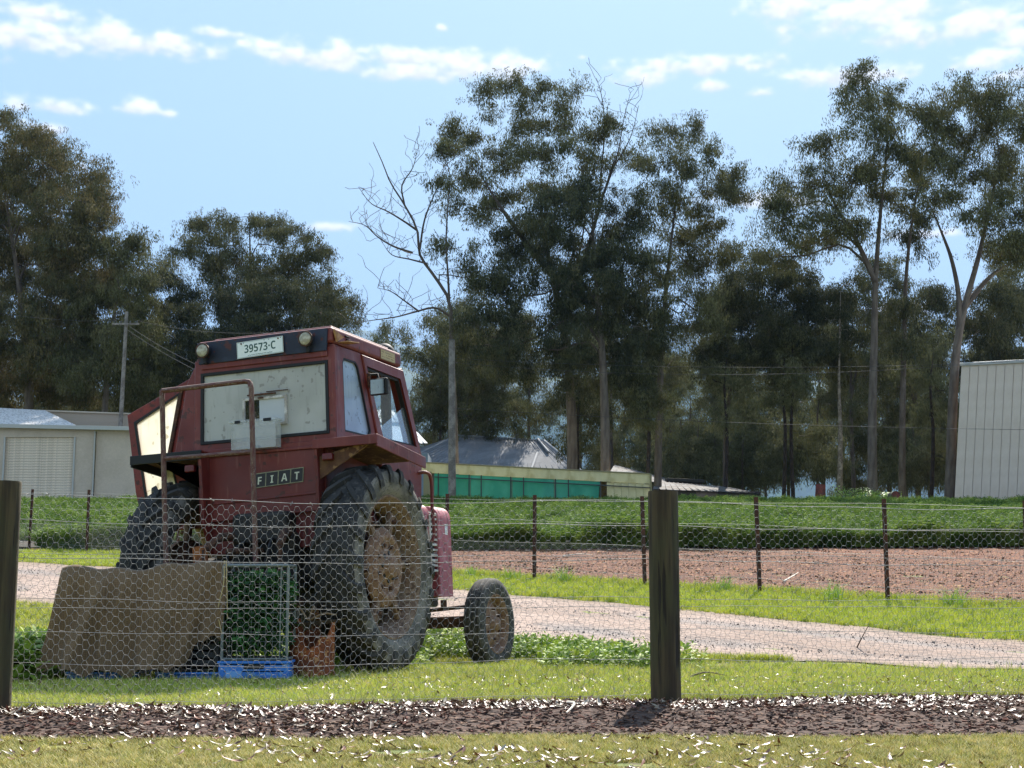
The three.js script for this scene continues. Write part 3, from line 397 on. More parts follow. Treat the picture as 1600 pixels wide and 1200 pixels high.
// corrugated sheet: ribs along y, width w along x, height h
function ribSheet(w, h, pitch, depth, y0 = 0) { const n = Math.round(w / pitch) * 4, pos = [], idx = [], uv = []; for (let j = 0; j < 2; j++) for (let i = 0; i <= n; i++) { const x = -w / 2 + w * i / n, k = i % 4, z = k === 1 || k === 2 ? depth : 0; pos.push(x, y0 + h * j, z); uv.push(x, h * j); } for (let i = 0; i < n; i++) idx.push(i, i + 1, i + n + 1, i + n + 1, i + 1, i + n + 2); const g = new THREE.BufferGeometry(); g.setAttribute('position', new THREE.Float32BufferAttribute(pos, 3)); g.setAttribute('uv', new THREE.Float32BufferAttribute(uv, 2)); g.setIndex(idx); const q = g.toNonIndexed(); q.computeVertexNormals(); return q; }
function quadG(a, b, c, d, n = 1, m = 1) { const pos = [], uv = [], idx = []; const A = V(...a), B = V(...b), C = V(...c), D = V(...d), w = A.distanceTo(B), h = A.distanceTo(D); for (let j = 0; j <= m; j++) for (let i = 0; i <= n; i++) { const p = A.clone().lerp(B, i / n).lerp(D.clone().lerp(C, i / n), j / m); pos.push(p.x, p.y, p.z); uv.push(w * i / n, h * j / m); } for (let j = 0; j < m; j++) for (let i = 0; i < n; i++) { const k = j * (n + 1) + i; idx.push(k, k + 1, k + n + 1, k + n + 1, k + 1, k + n + 2); } const g = new THREE.BufferGeometry(); g.setAttribute('position', new THREE.Float32BufferAttribute(pos, 3)); g.setAttribute('uv', new THREE.Float32BufferAttribute(uv, 2)); g.setIndex(idx); g.computeVertexNormals(); return g; }
// a sloping roof sheet with ribs running from eave to ridge, as solid strips
function ribRoof(e0, e1, r1, r0, n, rise, thick = 0.04) { const gs = []; const E0 = V(...e0), E1 = V(...e1), R1 = V(...r1), R0 = V(...r0), nrm = E1.clone().sub(E0).cross(R0.clone().sub(E0).lengthSq() > 1e-6 ? R0.clone().sub(E0) : R1.clone().sub(E0)).normalize(); if (nrm.y < 0) nrm.negate();
  const base = quadG(e0, e1, r1, r0, 1, 1), low = base.clone(); low.translate(-nrm.x * thick, -nrm.y * thick, -nrm.z * thick); gs.push(base, low);
  for (let i = 1; i < n; i++) { const a = E0.clone().lerp(E1, i / n), b = R0.clone().lerp(R1, i / n); if (a.distanceTo(b) < 0.05) continue; gs.push(tubeG([a.addScaledVector(nrm, rise * 0.4), b.addScaledVector(nrm, rise * 0.4)], rise, 4, false)); } return join(gs); }
const CREST = 5.3;
{
  // tall pale shed at the right
  const paint = std({ map: ridged(0xd2bfae, 0xcab6a4, 1, 3), roughness: 0.55, metalness: 0.0 }), trim = std({ color: new THREE.Color(0xb4b0aa), roughness: 0.5 });
  const d = 85, c0 = at(1489, 780, d), tl = at(1499, 572, d), w = 14, h = tl.y - CREST + 0.3, t = thing('tall_shed', 'tall pale ribbed metal shed at the right edge behind the carrots', 'shed', [c0.x, CREST - 0.3, -d], -20 * Math.PI / 180);
  const lean = (tl.x - c0.x) / (tl.y - c0.y);
  const nP = 28;
  for (let i = 0; i < nP; i++) { const w1 = w / nP, g = boxG(w1 - 0.028, h, 0.07, 0, h / 2, 0.045, 0); const p = g.attributes.position; for (let k = 0; k < p.count; k++) p.setX(k, p.getX(k) + (i + 0.5) * w1 + p.getY(k) * lean); g.computeVertexNormals(); mesh('wall_panel', g, paint, t); }
  mesh('wall_backing', quadG([0, 0, 0], [w, 0, 0], [w + lean * h, h, 0], [lean * h, h, 0]), paint, t);
  mesh('side_wall', quadG([0, 0, -0.01], [lean * h, h, 0], [lean * h, h, -20], [0, 0, -20]), paint, t);
  mesh('back_wall', quadG([0, 0, -20], [w, 0, -20], [w, h, -20], [lean * h, h, -20]), paint, t);
  mesh('roof', quadG([lean * h, h, 0], [w, h, 0], [w, h + 0.2, -20], [lean * h, h + 0.2, -20]), trim, t);
  mesh('gutter', boxG(w, 0.2, 0.16, w / 2 + lean * h - 0.08, h + 0.04, 0.11, 0.03), trim, t);
}
{
  // low shed with the roller door at the left
  const wallM = std({ map: blotch(0xc8b4a0, 0xc0ac98, { cells: 3, rep: 0.3, grain: 0.03 }), roughness: 0.8 }), doorM = std({ map: blotch(0xdcc6ae, 0xd2bca4, { cells: 3, rep: 0.5 }), roughness: 0.6 }), trim = std({ color: new THREE.Color(0xb5b0a8), roughness: 0.6 }), roofM = std({ map: tex(256, (u, v) => { const n = fbm(u * 30, v * 30, 3, 30, 9); return mixc(hex(0xd2cdc8), hex(0x8e8780), smooth(0.58, 0.7, n)); }, true, 0.4), roughness: 0.9 });
  const d = 86, A = at(-60, 665, d), B = at(230, 671, d), t = thing('garage_shed', 'low grey shed with a roller door behind the left of the tractor', 'shed', [0, 0, 0]);
  const y0 = CREST - 0.4, yE = (x) => lerp(A.y, B.y, (x - A.x) / (B.x - A.x)), z = -d;
  const X = (px) => at(px, 700, d).x; const dl = X(8), dr = X(116), dTop = at(60, 683, d).y;
  mesh('wall', join(boxG(dl - A.x, yE(A.x) - y0, 0.2, (A.x + dl) / 2, (yE(A.x) + y0) / 2, z - 0.1, 0), boxG(X(147) - dr, yE(dr) - y0, 0.2, (dr + X(147)) / 2, (yE(dr) + y0) / 2, z - 0.1, 0), boxG(dr - dl, yE(dl) - dTop, 0.2, (dl + dr) / 2, (yE(dl) + dTop) / 2, z - 0.1, 0), boxG(B.x - X(149), yE(B.x) - y0 - 0.1, 0.2, (B.x + X(149)) / 2, (yE(B.x) + y0) / 2, z - 0.22, 0), boxG(0.2, 3, 12, A.x + 0.1, y0 + 1.5, z - 6.3, 0)), wallM, t);
  const door = part('roller_door', t), n = 30; for (let i = 0; i < n; i++) { const h = (dTop - y0) / n; mesh('slat', boxG(dr - dl, h - 0.008, 0.03, 0, 0, 0, 0.006, -0.12), doorM, door).position.set((dl + dr) / 2, y0 + h * (i + 0.5), z - 0.13); }
  mesh('door_frame', join(boxG(0.1, dTop - y0, 0.12, dl - 0.03, (dTop + y0) / 2, z + 0.03), boxG(0.1, dTop - y0, 0.12, dr + 0.03, (dTop + y0) / 2, z + 0.03)), trim, t);
  mesh('downpipe', tubeG([[X(148), y0, z + 0.08], [X(148), yE(X(148)) - 0.15, z + 0.08]], 0.05, 8), trim, t);
  const eave = [A.x - 0.3, A.y, z + 0.35], eave2 = [B.x, B.y, z + 0.35];
  mesh('fascia', join(boxG(B.x - A.x + 0.3, 0.24, 0.08, (A.x + B.x) / 2, (A.y + B.y) / 2, z + 0.36, 0.01, 0, 0, Math.atan2(B.y - A.y, B.x - A.x))), trim, t);
  const r0 = at(-60, 634, d + 6), r1 = at(70, 641, d + 6), r2 = at(125, 662, d + 0.2);
  mesh('roof', join(quadG(eave, [r2.x, yE(r2.x) + 0.1, z + 0.3], [r1.x, r1.y, r1.z], [r0.x, r0.y, r0.z], 6, 4), quadG([r2.x - 4, yE(r2.x) + 0.12, z + 0.34], [B.x, B.y + 0.12, z + 0.34], [B.x, B.y + 0.55, z - 6], [r1.x, B.y + 0.55, z - 6])), roofM, t);
  mesh('back_parapet', boxG(at(230, 655, d + 7).x - at(60, 655, d + 7).x, 0.9, 0.25, (at(230, 655, d + 7).x + at(60, 655, d + 7).x) / 2, at(150, 655, d + 7).y, -d - 7, 0.02, 0, 0, -0.03), std({ color: new THREE.Color(0xa59484), roughness: 0.8 }), t);
  mesh('ridge_cap', boxG(at(230, 646, d + 7).x - at(62, 642, d + 7).x, 0.1, 0.5, (at(230, 646, d + 7).x + at(62, 642, d + 7).x) / 2, at(150, 645, d + 7).y, -d - 7, 0.02, 0, 0, -0.035), std({ color: new THREE.Color(0xb9a997), roughness: 0.7 }), t);
}
{
  // house with a grey hipped metal roof
  const d = 112, roofM = std({ map: blotch(0x7c7d80, 0x707174, { cells: 4, rep: 0.2, grain: 0.06 }), roughness: 0.9, metalness: 0 }), cap = std({ color: new THREE.Color(0x8c8e92), roughness: 0.8 }), wallM = std({ color: new THREE.Color(0x8d8478), roughness: 0.9 });
  const t = thing('farm_house', 'farm house with a grey hipped metal roof behind the green shade cloth', 'house', [0, 0, 0]);
  const q = (px, py, dd) => { const p = at(px, py, dd); return [p.x, p.y, p.z]; };
  const eL = q(600, 735, d), eR = q(910, 738, d), rL = q(715, 681, d + 6), rR = q(850, 689, d + 6), bL = q(590, 722, d + 13), bR = q(900, 726, d + 13);
  mesh('front_roof', ribRoof(eL, eR, rR, rL, 30, 0.05), roofM, t);
  mesh('left_roof', ribRoof(bL, eL, rL, rL, 12, 0.05), roofM, t);
  mesh('right_roof', ribRoof(eR, bR, rR, rR, 12, 0.05), roofM, t);
  mesh('rear_roof', ribRoof(bR, bL, rL, rR, 8, 0.05), roofM, t);
  mesh('ridge_cap', tubeG([rL, rR], 0.13, 6), cap, t); mesh('hip_cap', tubeG([rR, eR], 0.13, 6), cap, t); mesh('hip_cap', tubeG([rL, eL], 0.10, 6), cap, t);
  // flashing over the valley
  const v0 = V(...eL).lerp(V(...eR), 0.74).add(V(0, 0.12, 0.05)), v1 = V(...rL).lerp(V(...rR), 0.93).add(V(0, 0.1, 0.05)), vm = v0.clone().lerp(v1, 0.55).add(V(0.2, 0, 0)); mesh('valley_flashing', tubeG([v0, vm], 0.12, 6), cap, t); mesh('valley_flashing', tubeG([vm.clone().add(V(0.9, 0.05, 0)), v1], 0.12, 6), cap, t);
  mesh('roof_vent', cylG(0.18, 0.18, 0.35, ...q(808, 681, d + 6), 0, 0, 0, 10), cap, t);
  mesh('wall', boxG(eR[0] - eL[0] - 1, 3.4, 11, (eL[0] + eR[0]) / 2, eL[1] - 1.85, -d - 6.5, 0.02), wallM, t);
}
{
  // growing shelter: yellowed ribbed sheet along the top, green shade cloth panels below
  const d = 88, t = thing('shade_shelter', 'long low shelter with yellowed sheeting and green shade cloth sides', 'shelter', [0, 0, 0]);
  const sheetM = phys({ map: ridged(0xe8dcae, 0xd0c290, 1, 5), roughness: 0.6, transmission: 0.25, thickness: 0, side: THREE.DoubleSide }), cloth = phys({ map: tex(256, (u, v) => { const n = fbm(u * 5, v * 5, 4, 5, 8); return mixc(hex(0x3a9c82), hex(0x50ae94), smooth(0.3, 0.7, n)); }, true, 0.2), roughness: 0.9, transmission: 0.35, thickness: 0, side: THREE.DoubleSide }), steel = std({ color: new THREE.Color(0x3c3f3e), roughness: 0.7 }), timber = std({ color: new THREE.Color(0x8b8160), roughness: 0.9 });
  const L = at(640, 722, d), R = at(1016, 741, d), y0 = CREST - 0.4, lx = L.x, rx = R.x, yT = (x) => lerp(L.y, R.y, (x - lx) / (rx - lx)), slope = Math.atan2(R.y - L.y, rx - lx);
  const n = 12; for (let i = 0; i < n; i++) { const a = lerp(lx, rx, i / n), b = lerp(lx, rx, (i + 1) / n), g = ribSheet(b - a, 0.58, 0.076, 0.018); g.rotateZ(slope); const m = mesh('fascia_sheet', g, sheetM, t); m.position.set((a + b) / 2, yT((a + b) / 2) - 0.6, -d + 0.05); }
  mesh('top_rail', boxG(rx - lx, 0.07, 0.1, (lx + rx) / 2, (L.y + R.y) / 2 + 0.02, -d + 0.06, 0.01, 0, 0, slope), timber, t);
  const xs = [685, 733, 752, 798, 818, 868, 888, 938].map((p) => at(p, 750, d).x), stops = [at(678, 750, d).x, at(735, 750, d).x, at(800, 750, d).x, at(866, 750, d).x, at(938, 750, d).x];
  for (let i = 0; i < 4; i++) { const a = stops[i] + 0.02, b = stops[i + 1] - 0.02, nn = 14, pos = [], uv = [], idx = []; for (let j = 0; j <= 6; j++) for (let k = 0; k <= nn; k++) { const x = lerp(a, b, k / nn), cut = i === 3 ? Math.max(0, (k / nn - 0.8)) * 1.2 * (j / 6) : 0; pos.push(x - cut, lerp(yT(x) - 0.62, y0, j / 6), -d + 0.02 + 0.05 * Math.sin(k * 0.9 + i) * Math.sin(j)); uv.push(x, j / 3); } for (let j = 0; j < 6; j++) for (let k = 0; k < nn; k++) { const q = j * (nn + 1) + k; idx.push(q, q + 1, q + nn + 1, q + nn + 1, q + 1, q + nn + 2); } const g = new THREE.BufferGeometry(); g.setAttribute('position', new THREE.Float32BufferAttribute(pos, 3)); g.setAttribute('uv', new THREE.Float32BufferAttribute(uv, 2)); g.setIndex(idx); g.computeVertexNormals(); mesh('shade_cloth', g, cloth, t); }
  for (const x of xs) mesh('upright', boxG(0.07, yT(x) - 0.6 - y0, 0.07, x, (yT(x) - 0.6 + y0) / 2, -d + 0.12, 0.01), steel, t);
  mesh('cross_rail', boxG(rx - stops[0], 0.06, 0.06, (stops[0] + rx) / 2, yT((stops[0] + rx) / 2) - 0.85, -d + 0.14, 0.01, 0, 0, slope), steel, t);
  for (let i = 0; i < 6; i++) { const a = lerp(at(948, 750, d).x, rx, i / 6), b = lerp(at(948, 750, d).x, rx, (i + 1) / 6), g = ribSheet(b - a - 0.01, yT(b) - 0.62 - y0, 0.076, 0.018); const m = mesh('end_sheet', g, sheetM, t); m.position.set((a + b) / 2, y0, -d); }
  mesh('corner_post', boxG(0.12, R.y - y0, 0.12, rx + 0.02, (R.y + y0) / 2, -d + 0.05, 0.01), timber, t); mesh('corner_post', boxG(0.5, L.y - y0 - 0.6, 0.12, at(668, 750, d).x, (L.y + y0) / 2 - 0.3, -d + 0.02, 0.01), timber, t);
  mesh('roof', quadG([lx, L.y, -d], [rx, R.y, -d], [rx, R.y - 0.3, -d - 4], [lx, L.y - 0.3, -d - 4]), sheetM, t);
}
{
  // low sheds right of the shelter
  const grey = std({ map: blotch(0x727272, 0x5e5852, { cells: 4, rep: 0.3, third: 0x4f3e34 }), roughness: 0.9 }), dark = std({ map: blotch(0x5c5148, 0x453c36, { cells: 4, rep: 0.4 }), roughness: 0.9 }), pinkish = std({ map: blotch(0x8e7a6e, 0x6e5c52, { cells: 3, rep: 0.5 }), roughness: 0.9 }), blackish = std({ color: new THREE.Color(0x3a3836), roughness: 0.8 });
  const q = (px, py, dd) => { const p = at(px, py, dd); return [p.x, p.y, p.z]; };
  const shed = (label, mats, f, z0, depth) => { const t = thing('lean_to_shed', label, 'shed', [0, 0, 0], 0, 'low sheds behind the wooden post'); f(t); return t; };
  shed('low shed with a pale skillion roof beside the yellowed sheeting', grey, (t) => { const a = q(950, 742, 104), b = q(1050, 757, 104), c = q(1045, 748, 110), e = q(960, 726, 110); mesh('roof', ribRoof(a, b, c, e, 12, 0.04), grey, t); mesh('wall', boxG(b[0] - a[0], 3, 5, (a[0] + b[0]) / 2, b[1] - 1.62, -107, 0.02), dark, t); });
  shed('long low shed with a patched grey roof and dark walls', grey, (t) => { const a = q(1020, 764, 94), b = q(1190, 771, 94), c = q(1135, 761, 99), e = q(1025, 752, 99); mesh('roof', ribRoof(a, b, c, e, 16, 0.04), grey, t); for (let i = 0; i < 5; i++) { const x0 = lerp(a[0], b[0], i / 5), x1 = lerp(a[0], b[0], (i + 1) / 5); mesh('wall_panel', boxG(x1 - x0 - 0.03, 1.6, 0.1, (x0 + x1) / 2, a[1] - 0.95, -94.2, 0.01), i === 2 ? pinkish : dark, t); } mesh('rear_wall', boxG(b[0] - a[0], 1.6, 0.1, (a[0] + b[0]) / 2, a[1] - 0.8, -98.6, 0), dark, t); });
  shed('dark flat topped shed behind the patched grey roof', grey, (t) => { const a = q(1040, 750, 106), b = q(1098, 757, 106); mesh('roof', boxG(b[0] - a[0], 0.25, 4, (a[0] + b[0]) / 2, a[1] - 0.1, -107, 0.03, 0, 0, -0.04), blackish, t); mesh('wall', boxG(b[0] - a[0] - 0.3, 2, 3.6, (a[0] + b[0]) / 2, a[1] - 1.3, -107, 0.02), dark, t); });
  // white ribbed roof seen past the cab
  const t = thing('white_roof_shed', 'shed with a bright white ribbed roof seen past the tractor cab', 'shed', [0, 0, 0]); const white = std({ color: new THREE.Color(0xb8babc), roughness: 0.7 }), a = q(560, 700, 100), b = q(668, 692, 100), c = q(645, 668, 106), e = q(560, 662, 106);
  mesh('roof', ribRoof(a, b, c, e, 18, 0.05), white, t); mesh('wall', boxG(b[0] - a[0], 5, 5, (a[0] + b[0]) / 2, a[1] - 2.8, -103, 0.02), std({ color: new THREE.Color(0x6f8094), roughness: 0.8 }), t);
  const t2 = thing('white_roof_shed', 'upper shed with a pale roof seen through the cab window', 'shed', [0, 0, 0]), a2 = q(540, 662, 118), b2 = q(625, 660, 118), c2 = q(615, 641, 123), e2 = q(540, 640, 123); mesh('roof', ribRoof(a2, b2, c2, e2, 14, 0.05), white, t2); mesh('wall', boxG(b2[0] - a2[0], 9, 4, (a2[0] + b2[0]) / 2, a2[1] - 4.8, -120.5, 0.02), dark, t2);
}
// drums and shrubs on the crest
{
  const red = std({ map: blotch(0x7c3426, 0x5e2c22, { cells: 4, rep: 1, third: 0x4a2a20 }), roughness: 0.7 });
  const p = at(1281, 774, 83), t = thing('steel_drum', 'tilted rusty red steel drum beyond the carrots', 'drum', [p.x, p.y - 0.25, p.z]); t.rotation.z = -0.08;
  mesh('shell', uvBox(latheY([[0.28, 0], [0.29, 0.01], [0.285, 0.28], [0.30, 0.30], [0.285, 0.32], [0.285, 0.56], [0.30, 0.58], [0.285, 0.60], [0.285, 0.86], [0.295, 0.88]], 28)), red, t); mesh('lid', cylG(0.27, 0.27, 0.02, 0, 0.85, 0, 0, 0, 0, 28), red, t);
  const p2 = at(1397, 776, 83), t2 = thing('lying_drum', 'rusty drum lying on its side at the foot of the gum trees', 'drum', [p2.x, p2.y + 0.02, p2.z]); const g = uvBox(latheY([[0.27, -0.4], [0.29, -0.4], [0.285, 0.4], [0.27, 0.4]], 28)); g.rotateX(Math.PI / 2); mesh('shell', g, std({ color: new THREE.Color(0x4f4a46), roughness: 0.8 }), t2); mesh('end', cylG(0.26, 0.26, 0.02, 0, 0, 0.37, Math.PI / 2, 0, 0, 28), red, t2);
}
function latheY(profile, seg) { return new THREE.LatheGeometry(profile.map(([r, y]) => new THREE.Vector2(r, y)), seg); }

// ------------------------------------------------------------------ trees
// a spray of hanging gum leaves, used many times over in every crown
function gumSpray(n, len, wid, spread, seed, droop = 0.7) {
  const r = rngOf(seed), pos = [], idx = [];
  for (let i = 0; i < n; i++) {
    const c = V(r() - 0.5, r() - 0.5, r() - 0.5).normalize().multiplyScalar(spread * Math.cbrt(r())), dir = V(r() - 0.5, (r() - 0.5) - droop, r() - 0.5).normalize(), side = V(r() - 0.5, r() - 0.5, r() - 0.5).cross(dir).normalize(), l = len * (0.6 + 0.7 * r()), w = wid * (0.7 + 0.6 * r()), b = pos.length / 3;
    const a = c, m = c.clone().addScaledVector(dir, l * 0.45), e = c.clone().addScaledVector(dir, l);
    pos.push(a.x, a.y, a.z, m.x + side.x * w, m.y + side.y * w, m.z + side.z * w, e.x, e.y, e.z, m.x - side.x * w, m.y - side.y * w, m.z - side.z * w); idx.push(b, b + 1, b + 2, b, b + 2, b + 3);
  }
  const g = new THREE.BufferGeometry(); g.setAttribute('position', new THREE.Float32BufferAttribute(pos, 3)); g.setIndex(idx); g.computeVertexNormals(); return g;
}
const sprays = [gumSpray(26, 0.22, 0.024, 0.34, 301, 1.1), gumSpray(22, 0.24, 0.022, 0.42, 302, 1.4), gumSpray(30, 0.16, 0.026, 0.32, 303, 0.9)];
const leafMat = phys({ color: lin(1, 1, 1), roughness: 0.85, specularIntensity: 0.3, transmission: 0.2, thickness: 0, side: THREE.DoubleSide });
const barkTex = tex(512, (u, v) => { const g = fbm(u * 14, v * 3, 5, 14, 91, 3), n = fbm(u * 3, v * 2, 4, 3, 93, 2); let c = mixc(hex(0x5d5148), hex(0x8a7d70), smooth(0.3, 0.7, g)); c = mixc(c, hex(0x463b33), smooth(0.4, 0.8, n) * 0.5); return c; }, true, 0.3);
const barkBump = grainBump(256, 20, 4, 95);
const barkMat = std({ map: barkTex, roughness: 0.95, bumpMap: barkBump, bumpScale: 0.05 });
const darkBark = std({ map: blotch(0x43372f, 0x2e2621, { cells: 5, rep: 0.6, grain: 0.2 }), roughness: 1, bumpMap: barkBump, bumpScale: 0.05 });
const paleBark = std({ map: blotch(0x9d9184, 0x766a5e, { cells: 5, rep: 0.5, third: 0x5a4d43, grain: 0.12 }), roughness: 0.85 });
const OLIVE = [0x5e5e3c, 0x545534, 0x6a6846, 0x494b2d, 0x74704c, 0x5c583b], DARK = [0x4a4c33, 0x40442d, 0x545439, 0x383c28, 0x5c5b3e], BROWNISH = [0x645d3b, 0x6e6440, 0x59583a, 0x766947, 0x4f5135], GREY = [0x676848, 0x727250, 0x5a5d40, 0x7e7c5a];
const mk = (list) => list.map((h) => new THREE.Color(h));
function smoothPath(P, n) { return new THREE.CatmullRomCurve3(P, false, 'centripetal').getPoints(n); }
// path from a (on a limb) to b, leaving along `dir`, with a little wander
function bough(a, b, dir, r, sag = 0.12) { const L = a.distanceTo(b), m1 = a.clone().addScaledVector(dir, L * 0.33), m2 = a.clone().lerp(b, 0.66).add(V((r() - 0.5) * L * 0.16, L * sag * (r() - 0.3), (r() - 0.5) * L * 0.16)); return smoothPath([a, m1, m2, b], Math.max(4, Math.min(9, Math.round(L * 1.3)))); }
// trunks: lists of [px, py] (or world points), r: radius at foot; lobes: [px, py, rx, ry, density] of the crown's masses as the photograph shows them
function gumTree({ name = 'gum_tree', label, group, d, trunks, r0 = 0.3, lobes = [], seed = 1, bark = barkMat, cols = OLIVE, dense = 1, deep = 0.55, twigs = 1, base = null, bare = [] }) {
  const r = rngOf(seed * 7919 + 13), first = at(trunks[0][0][0], trunks[0][0][1], d), foot = V(first.x, CREST + 0.15, -d), t = thing(name, label, 'tree', [foot.x, foot.y, foot.z], 0, group), rel = (p) => p.sub(foot);
  const trunkG = [], limbG = [], nodes = []; // nodes: {p, dir, rad}
  trunks.forEach((path, ti) => {
    let P = path.map(([px, py], i) => rel(at(px, py, d + (i ? (r() - 0.5) * 0.6 : 0)))); if (ti === 0) P[0].y = -0.4; const pts = smoothPath(P, 22), rad = (ti ? r0 * 0.6 : r0); const radii = pts.map((_, i) => rad * 0.8 * (1 - 0.85 * Math.pow(i / 22, 1.1)) * (ti === 0 && i < 2 ? 1.25 - 0.12 * i : 1)); trunkG.push(tubeG(pts, radii, 10));
    pts.forEach((p, i) => { if (i > 3 || ti) nodes.push({ p, dir: (pts[i + 1] || p).clone().sub(pts[i - 1] || p).normalize(), rad: radii[i], main: true }); });
  });
  for (const path of bare) { const P = path.map(([px, py], i) => rel(at(px, py, d + (r() - 0.5) * 0.8 * i * 0.3))), pts = smoothPath(P, P.length * 3), R0 = 0.03 + 0.010 * P.length; limbG.push(tubeG(pts, pts.map((_, i) => Math.max(0.016, R0 * (1 - 0.9 * i / pts.length))), 6, false)); pts.forEach((p, i) => { if (i > 1) { nodes.push({ p, dir: (pts[i + 1] || p).clone().sub(pts[i - 1]).normalize(), rad: R0 * (1 - 0.9 * i / pts.length) }); if (i % 2 === 0) for (let k = 0; k < 2; k++) { const e = p.clone().add(V((r() - 0.5) * 2.4, 0.3 + r() * 1.5, (r() - 0.5) * 2)); limbG.push(tubeG(bough(p, e, V(r() - 0.5, 0.5, r() - 0.5).normalize(), r), 0.018, 3, false)); if (r() < 0.6) { const e2 = e.clone().add(V((r() - 0.5) * 1.3, r() * 0.9, (r() - 0.5))); limbG.push(tubeG([e, e.clone().lerp(e2, 0.5).add(V(0.1, 0, 0)), e2], 0.012, 3, false)); } } } }); }
  const mats = [[], [], []], clumps = [];
  for (const [px, py, rx, ry, den = 1] of lobes) {
    const s = d / FOCAL, RX = rx * s * (py < 330 ? 1.28 : 1.15), RY = ry * s * (py < 330 ? 1.2 : 1.12), RZ = Math.max(1.2, (RX + RY) * 0.5 * (0.8 + 0.5 * r())), c = rel(at(px, py, d + (r() - 0.5) * 2 * deep * (2 + RX * 1.6)));
    // limb: from the trunk node that is lower and nearest
    let best = null, bs = 1e9; for (const n of nodes) { const dy = c.y - n.p.y, q = n.p.distanceTo(c) + (dy < 0.3 ? 4 - dy * 2 : 0) + (n.main ? 0 : 0.6); if (q < bs) { bs = q; best = n; } }
    const L = best.p.distanceTo(c), path = bough(best.p, c, best.dir.clone().lerp(c.clone().sub(best.p).normalize(), 0.45).normalize(), r, 0.1), rr = Math.min(best.rad * 0.6, 0.03 + 0.010 * L); limbG.push(tubeG(path, path.map((_, i) => rr * (1 - 0.65 * i / path.length)), 6, false));
    const own = path.slice(Math.floor(path.length * 0.4)).map((p, i, A) => ({ p, dir: (A[i + 1] || p).clone().sub(A[i - 1] || path[0]).normalize(), rad: rr * 0.4 })); nodes.push(...own.filter((_, i) => i % 2 === 0));
    const n = Math.max(5, Math.round(RX * RY * (py < 330 ? 2.5 : 2.9) * dense * den));
    for (let k = 0; k < n; k++) {
      const u = V(r() - 0.5, r() - 0.5, r() - 0.5).normalize().multiplyScalar(0.30 + 0.70 * Math.pow(r(), 0.5) + (r() < 0.22 ? 0.35 * r() : 0)), p = c.clone().add(V(u.x * RX, u.y * RY, u.z * RZ));
      let o = own[0], od = 1e9; for (const q of own) { const z = q.p.distanceTo(p); if (z < od) { od = z; o = q; } }
      if (r() < twigs) { const b = bough(o.p, p, o.dir.clone().lerp(p.clone().sub(o.p).normalize(), 0.6).normalize(), r); limbG.push(tubeG(b, b.map((_, i) => Math.max(0.010, 0.03 * (1 - 0.7 * i / b.length))), 3, false)); for (let e = Math.floor(b.length * 0.45); e < b.length - 1; e++) clumps.push([b[e], 0.3 + 0.25 * r(), 0.35]); if (b.length > 3) own.push({ p: b[Math.floor(b.length * 0.6)], dir: o.dir, rad: 0.02 }); }
      clumps.push([p, 0.42 + 0.6 * r(), py < 330 ? 0.62 : 0.75]);
    }
  }
  for (const [p, q, f] of clumps) { const m = Math.round((11 + 9 * r()) * f); for (let k = 0; k < m; k++) { const u = V(r() + r() + r() - 1.5, (r() + r() + r() - 1.5) * 0.8 - 0.15, r() + r() + r() - 1.5).multiplyScalar(q * 1.5); mats[Math.floor(r() * 3)].push(M4(p.x + u.x, p.y + u.y * 0.8, p.z + u.z, r() * 6.28, 0.75 + 0.55 * r(), (r() - 0.5) * 1.2)); } }
  mesh('trunk', join(trunkG), bark, t); if (limbG.length) mesh('branches', join(limbG), bark, t);
  const crown = part('crown', t), col = mk(cols), cr = rngOf(seed + 5); mats.forEach((list, i) => { if (list.length) { const shade = list.map(() => col[Math.floor(cr() * col.length)]); stuff('leaves', sprays[i], leafMat, list, '', '', shade, crown); } });
  return t;
}
let treeSeed = 1; const T = (o) => gumTree({ seed: treeSeed++, ...o });
T({ label: 'broad dense gum tree filling the left edge above the shed', d: 100, r0: 0.5, dense: 2.1, cols: BROWNISH, trunks: [[[40, 760], [45, 600], [30, 450], [10, 320]]], lobes: [[5, 225, 55, 45], [60, 255, 60, 45], [115, 285, 48, 40], [150, 320, 32, 35], [20, 320, 75, 55], [100, 350, 70, 50], [40, 420, 80, 60], [120, 420, 60, 55], [10, 520, 80, 60], [95, 520, 60, 60], [30, 600, 80, 45], [110, 600, 50, 40], [-50, 380, 60, 110], [-50, 560, 50, 80]] });
T({ label: 'rounded gum tree right of the broad tree, behind the left pole', d: 97, r0: 0.35, dense: 1.9, trunks: [[[165, 760], [165, 620], [178, 500], [188, 410]]], lobes: [[188, 385, 36, 36], [212, 440, 30, 45], [150, 440, 50, 40], [165, 500, 60, 50], [215, 510, 38, 48], [140, 570, 60, 45], [205, 590, 50, 50], [230, 560, 30, 40]] });
T({ label: 'open crowned gum tree standing above the cab on the skyline', d: 112, r0: 0.34, dense: 1.3, trunks: [[[395, 760], [395, 570], [392, 450], [390, 360]]], lobes: [[392, 345, 48, 24], [330, 358, 40, 28], [300, 385, 28, 26], [360, 390, 40, 30], [455, 385, 38, 32], [420, 420, 45, 36], [485, 420, 34, 36], [350, 430, 40, 36], [525, 465, 34, 30], [545, 490, 22, 24], [265, 412, 26, 20], [500, 475, 40, 30]] });
T({ label: 'dense low gum tree between the left pole and the cab roof', d: 104, r0: 0.3, dense: 1.4, cols: DARK, trunks: [[[300, 760], [305, 620], [300, 530]]], lobes: [[265, 455, 42, 36], [320, 470, 48, 40], [285, 520, 55, 45], [250, 570, 45, 50], [330, 540, 50, 40], [225, 630, 50, 40], [300, 600, 60, 50], [260, 660, 60, 40]] });
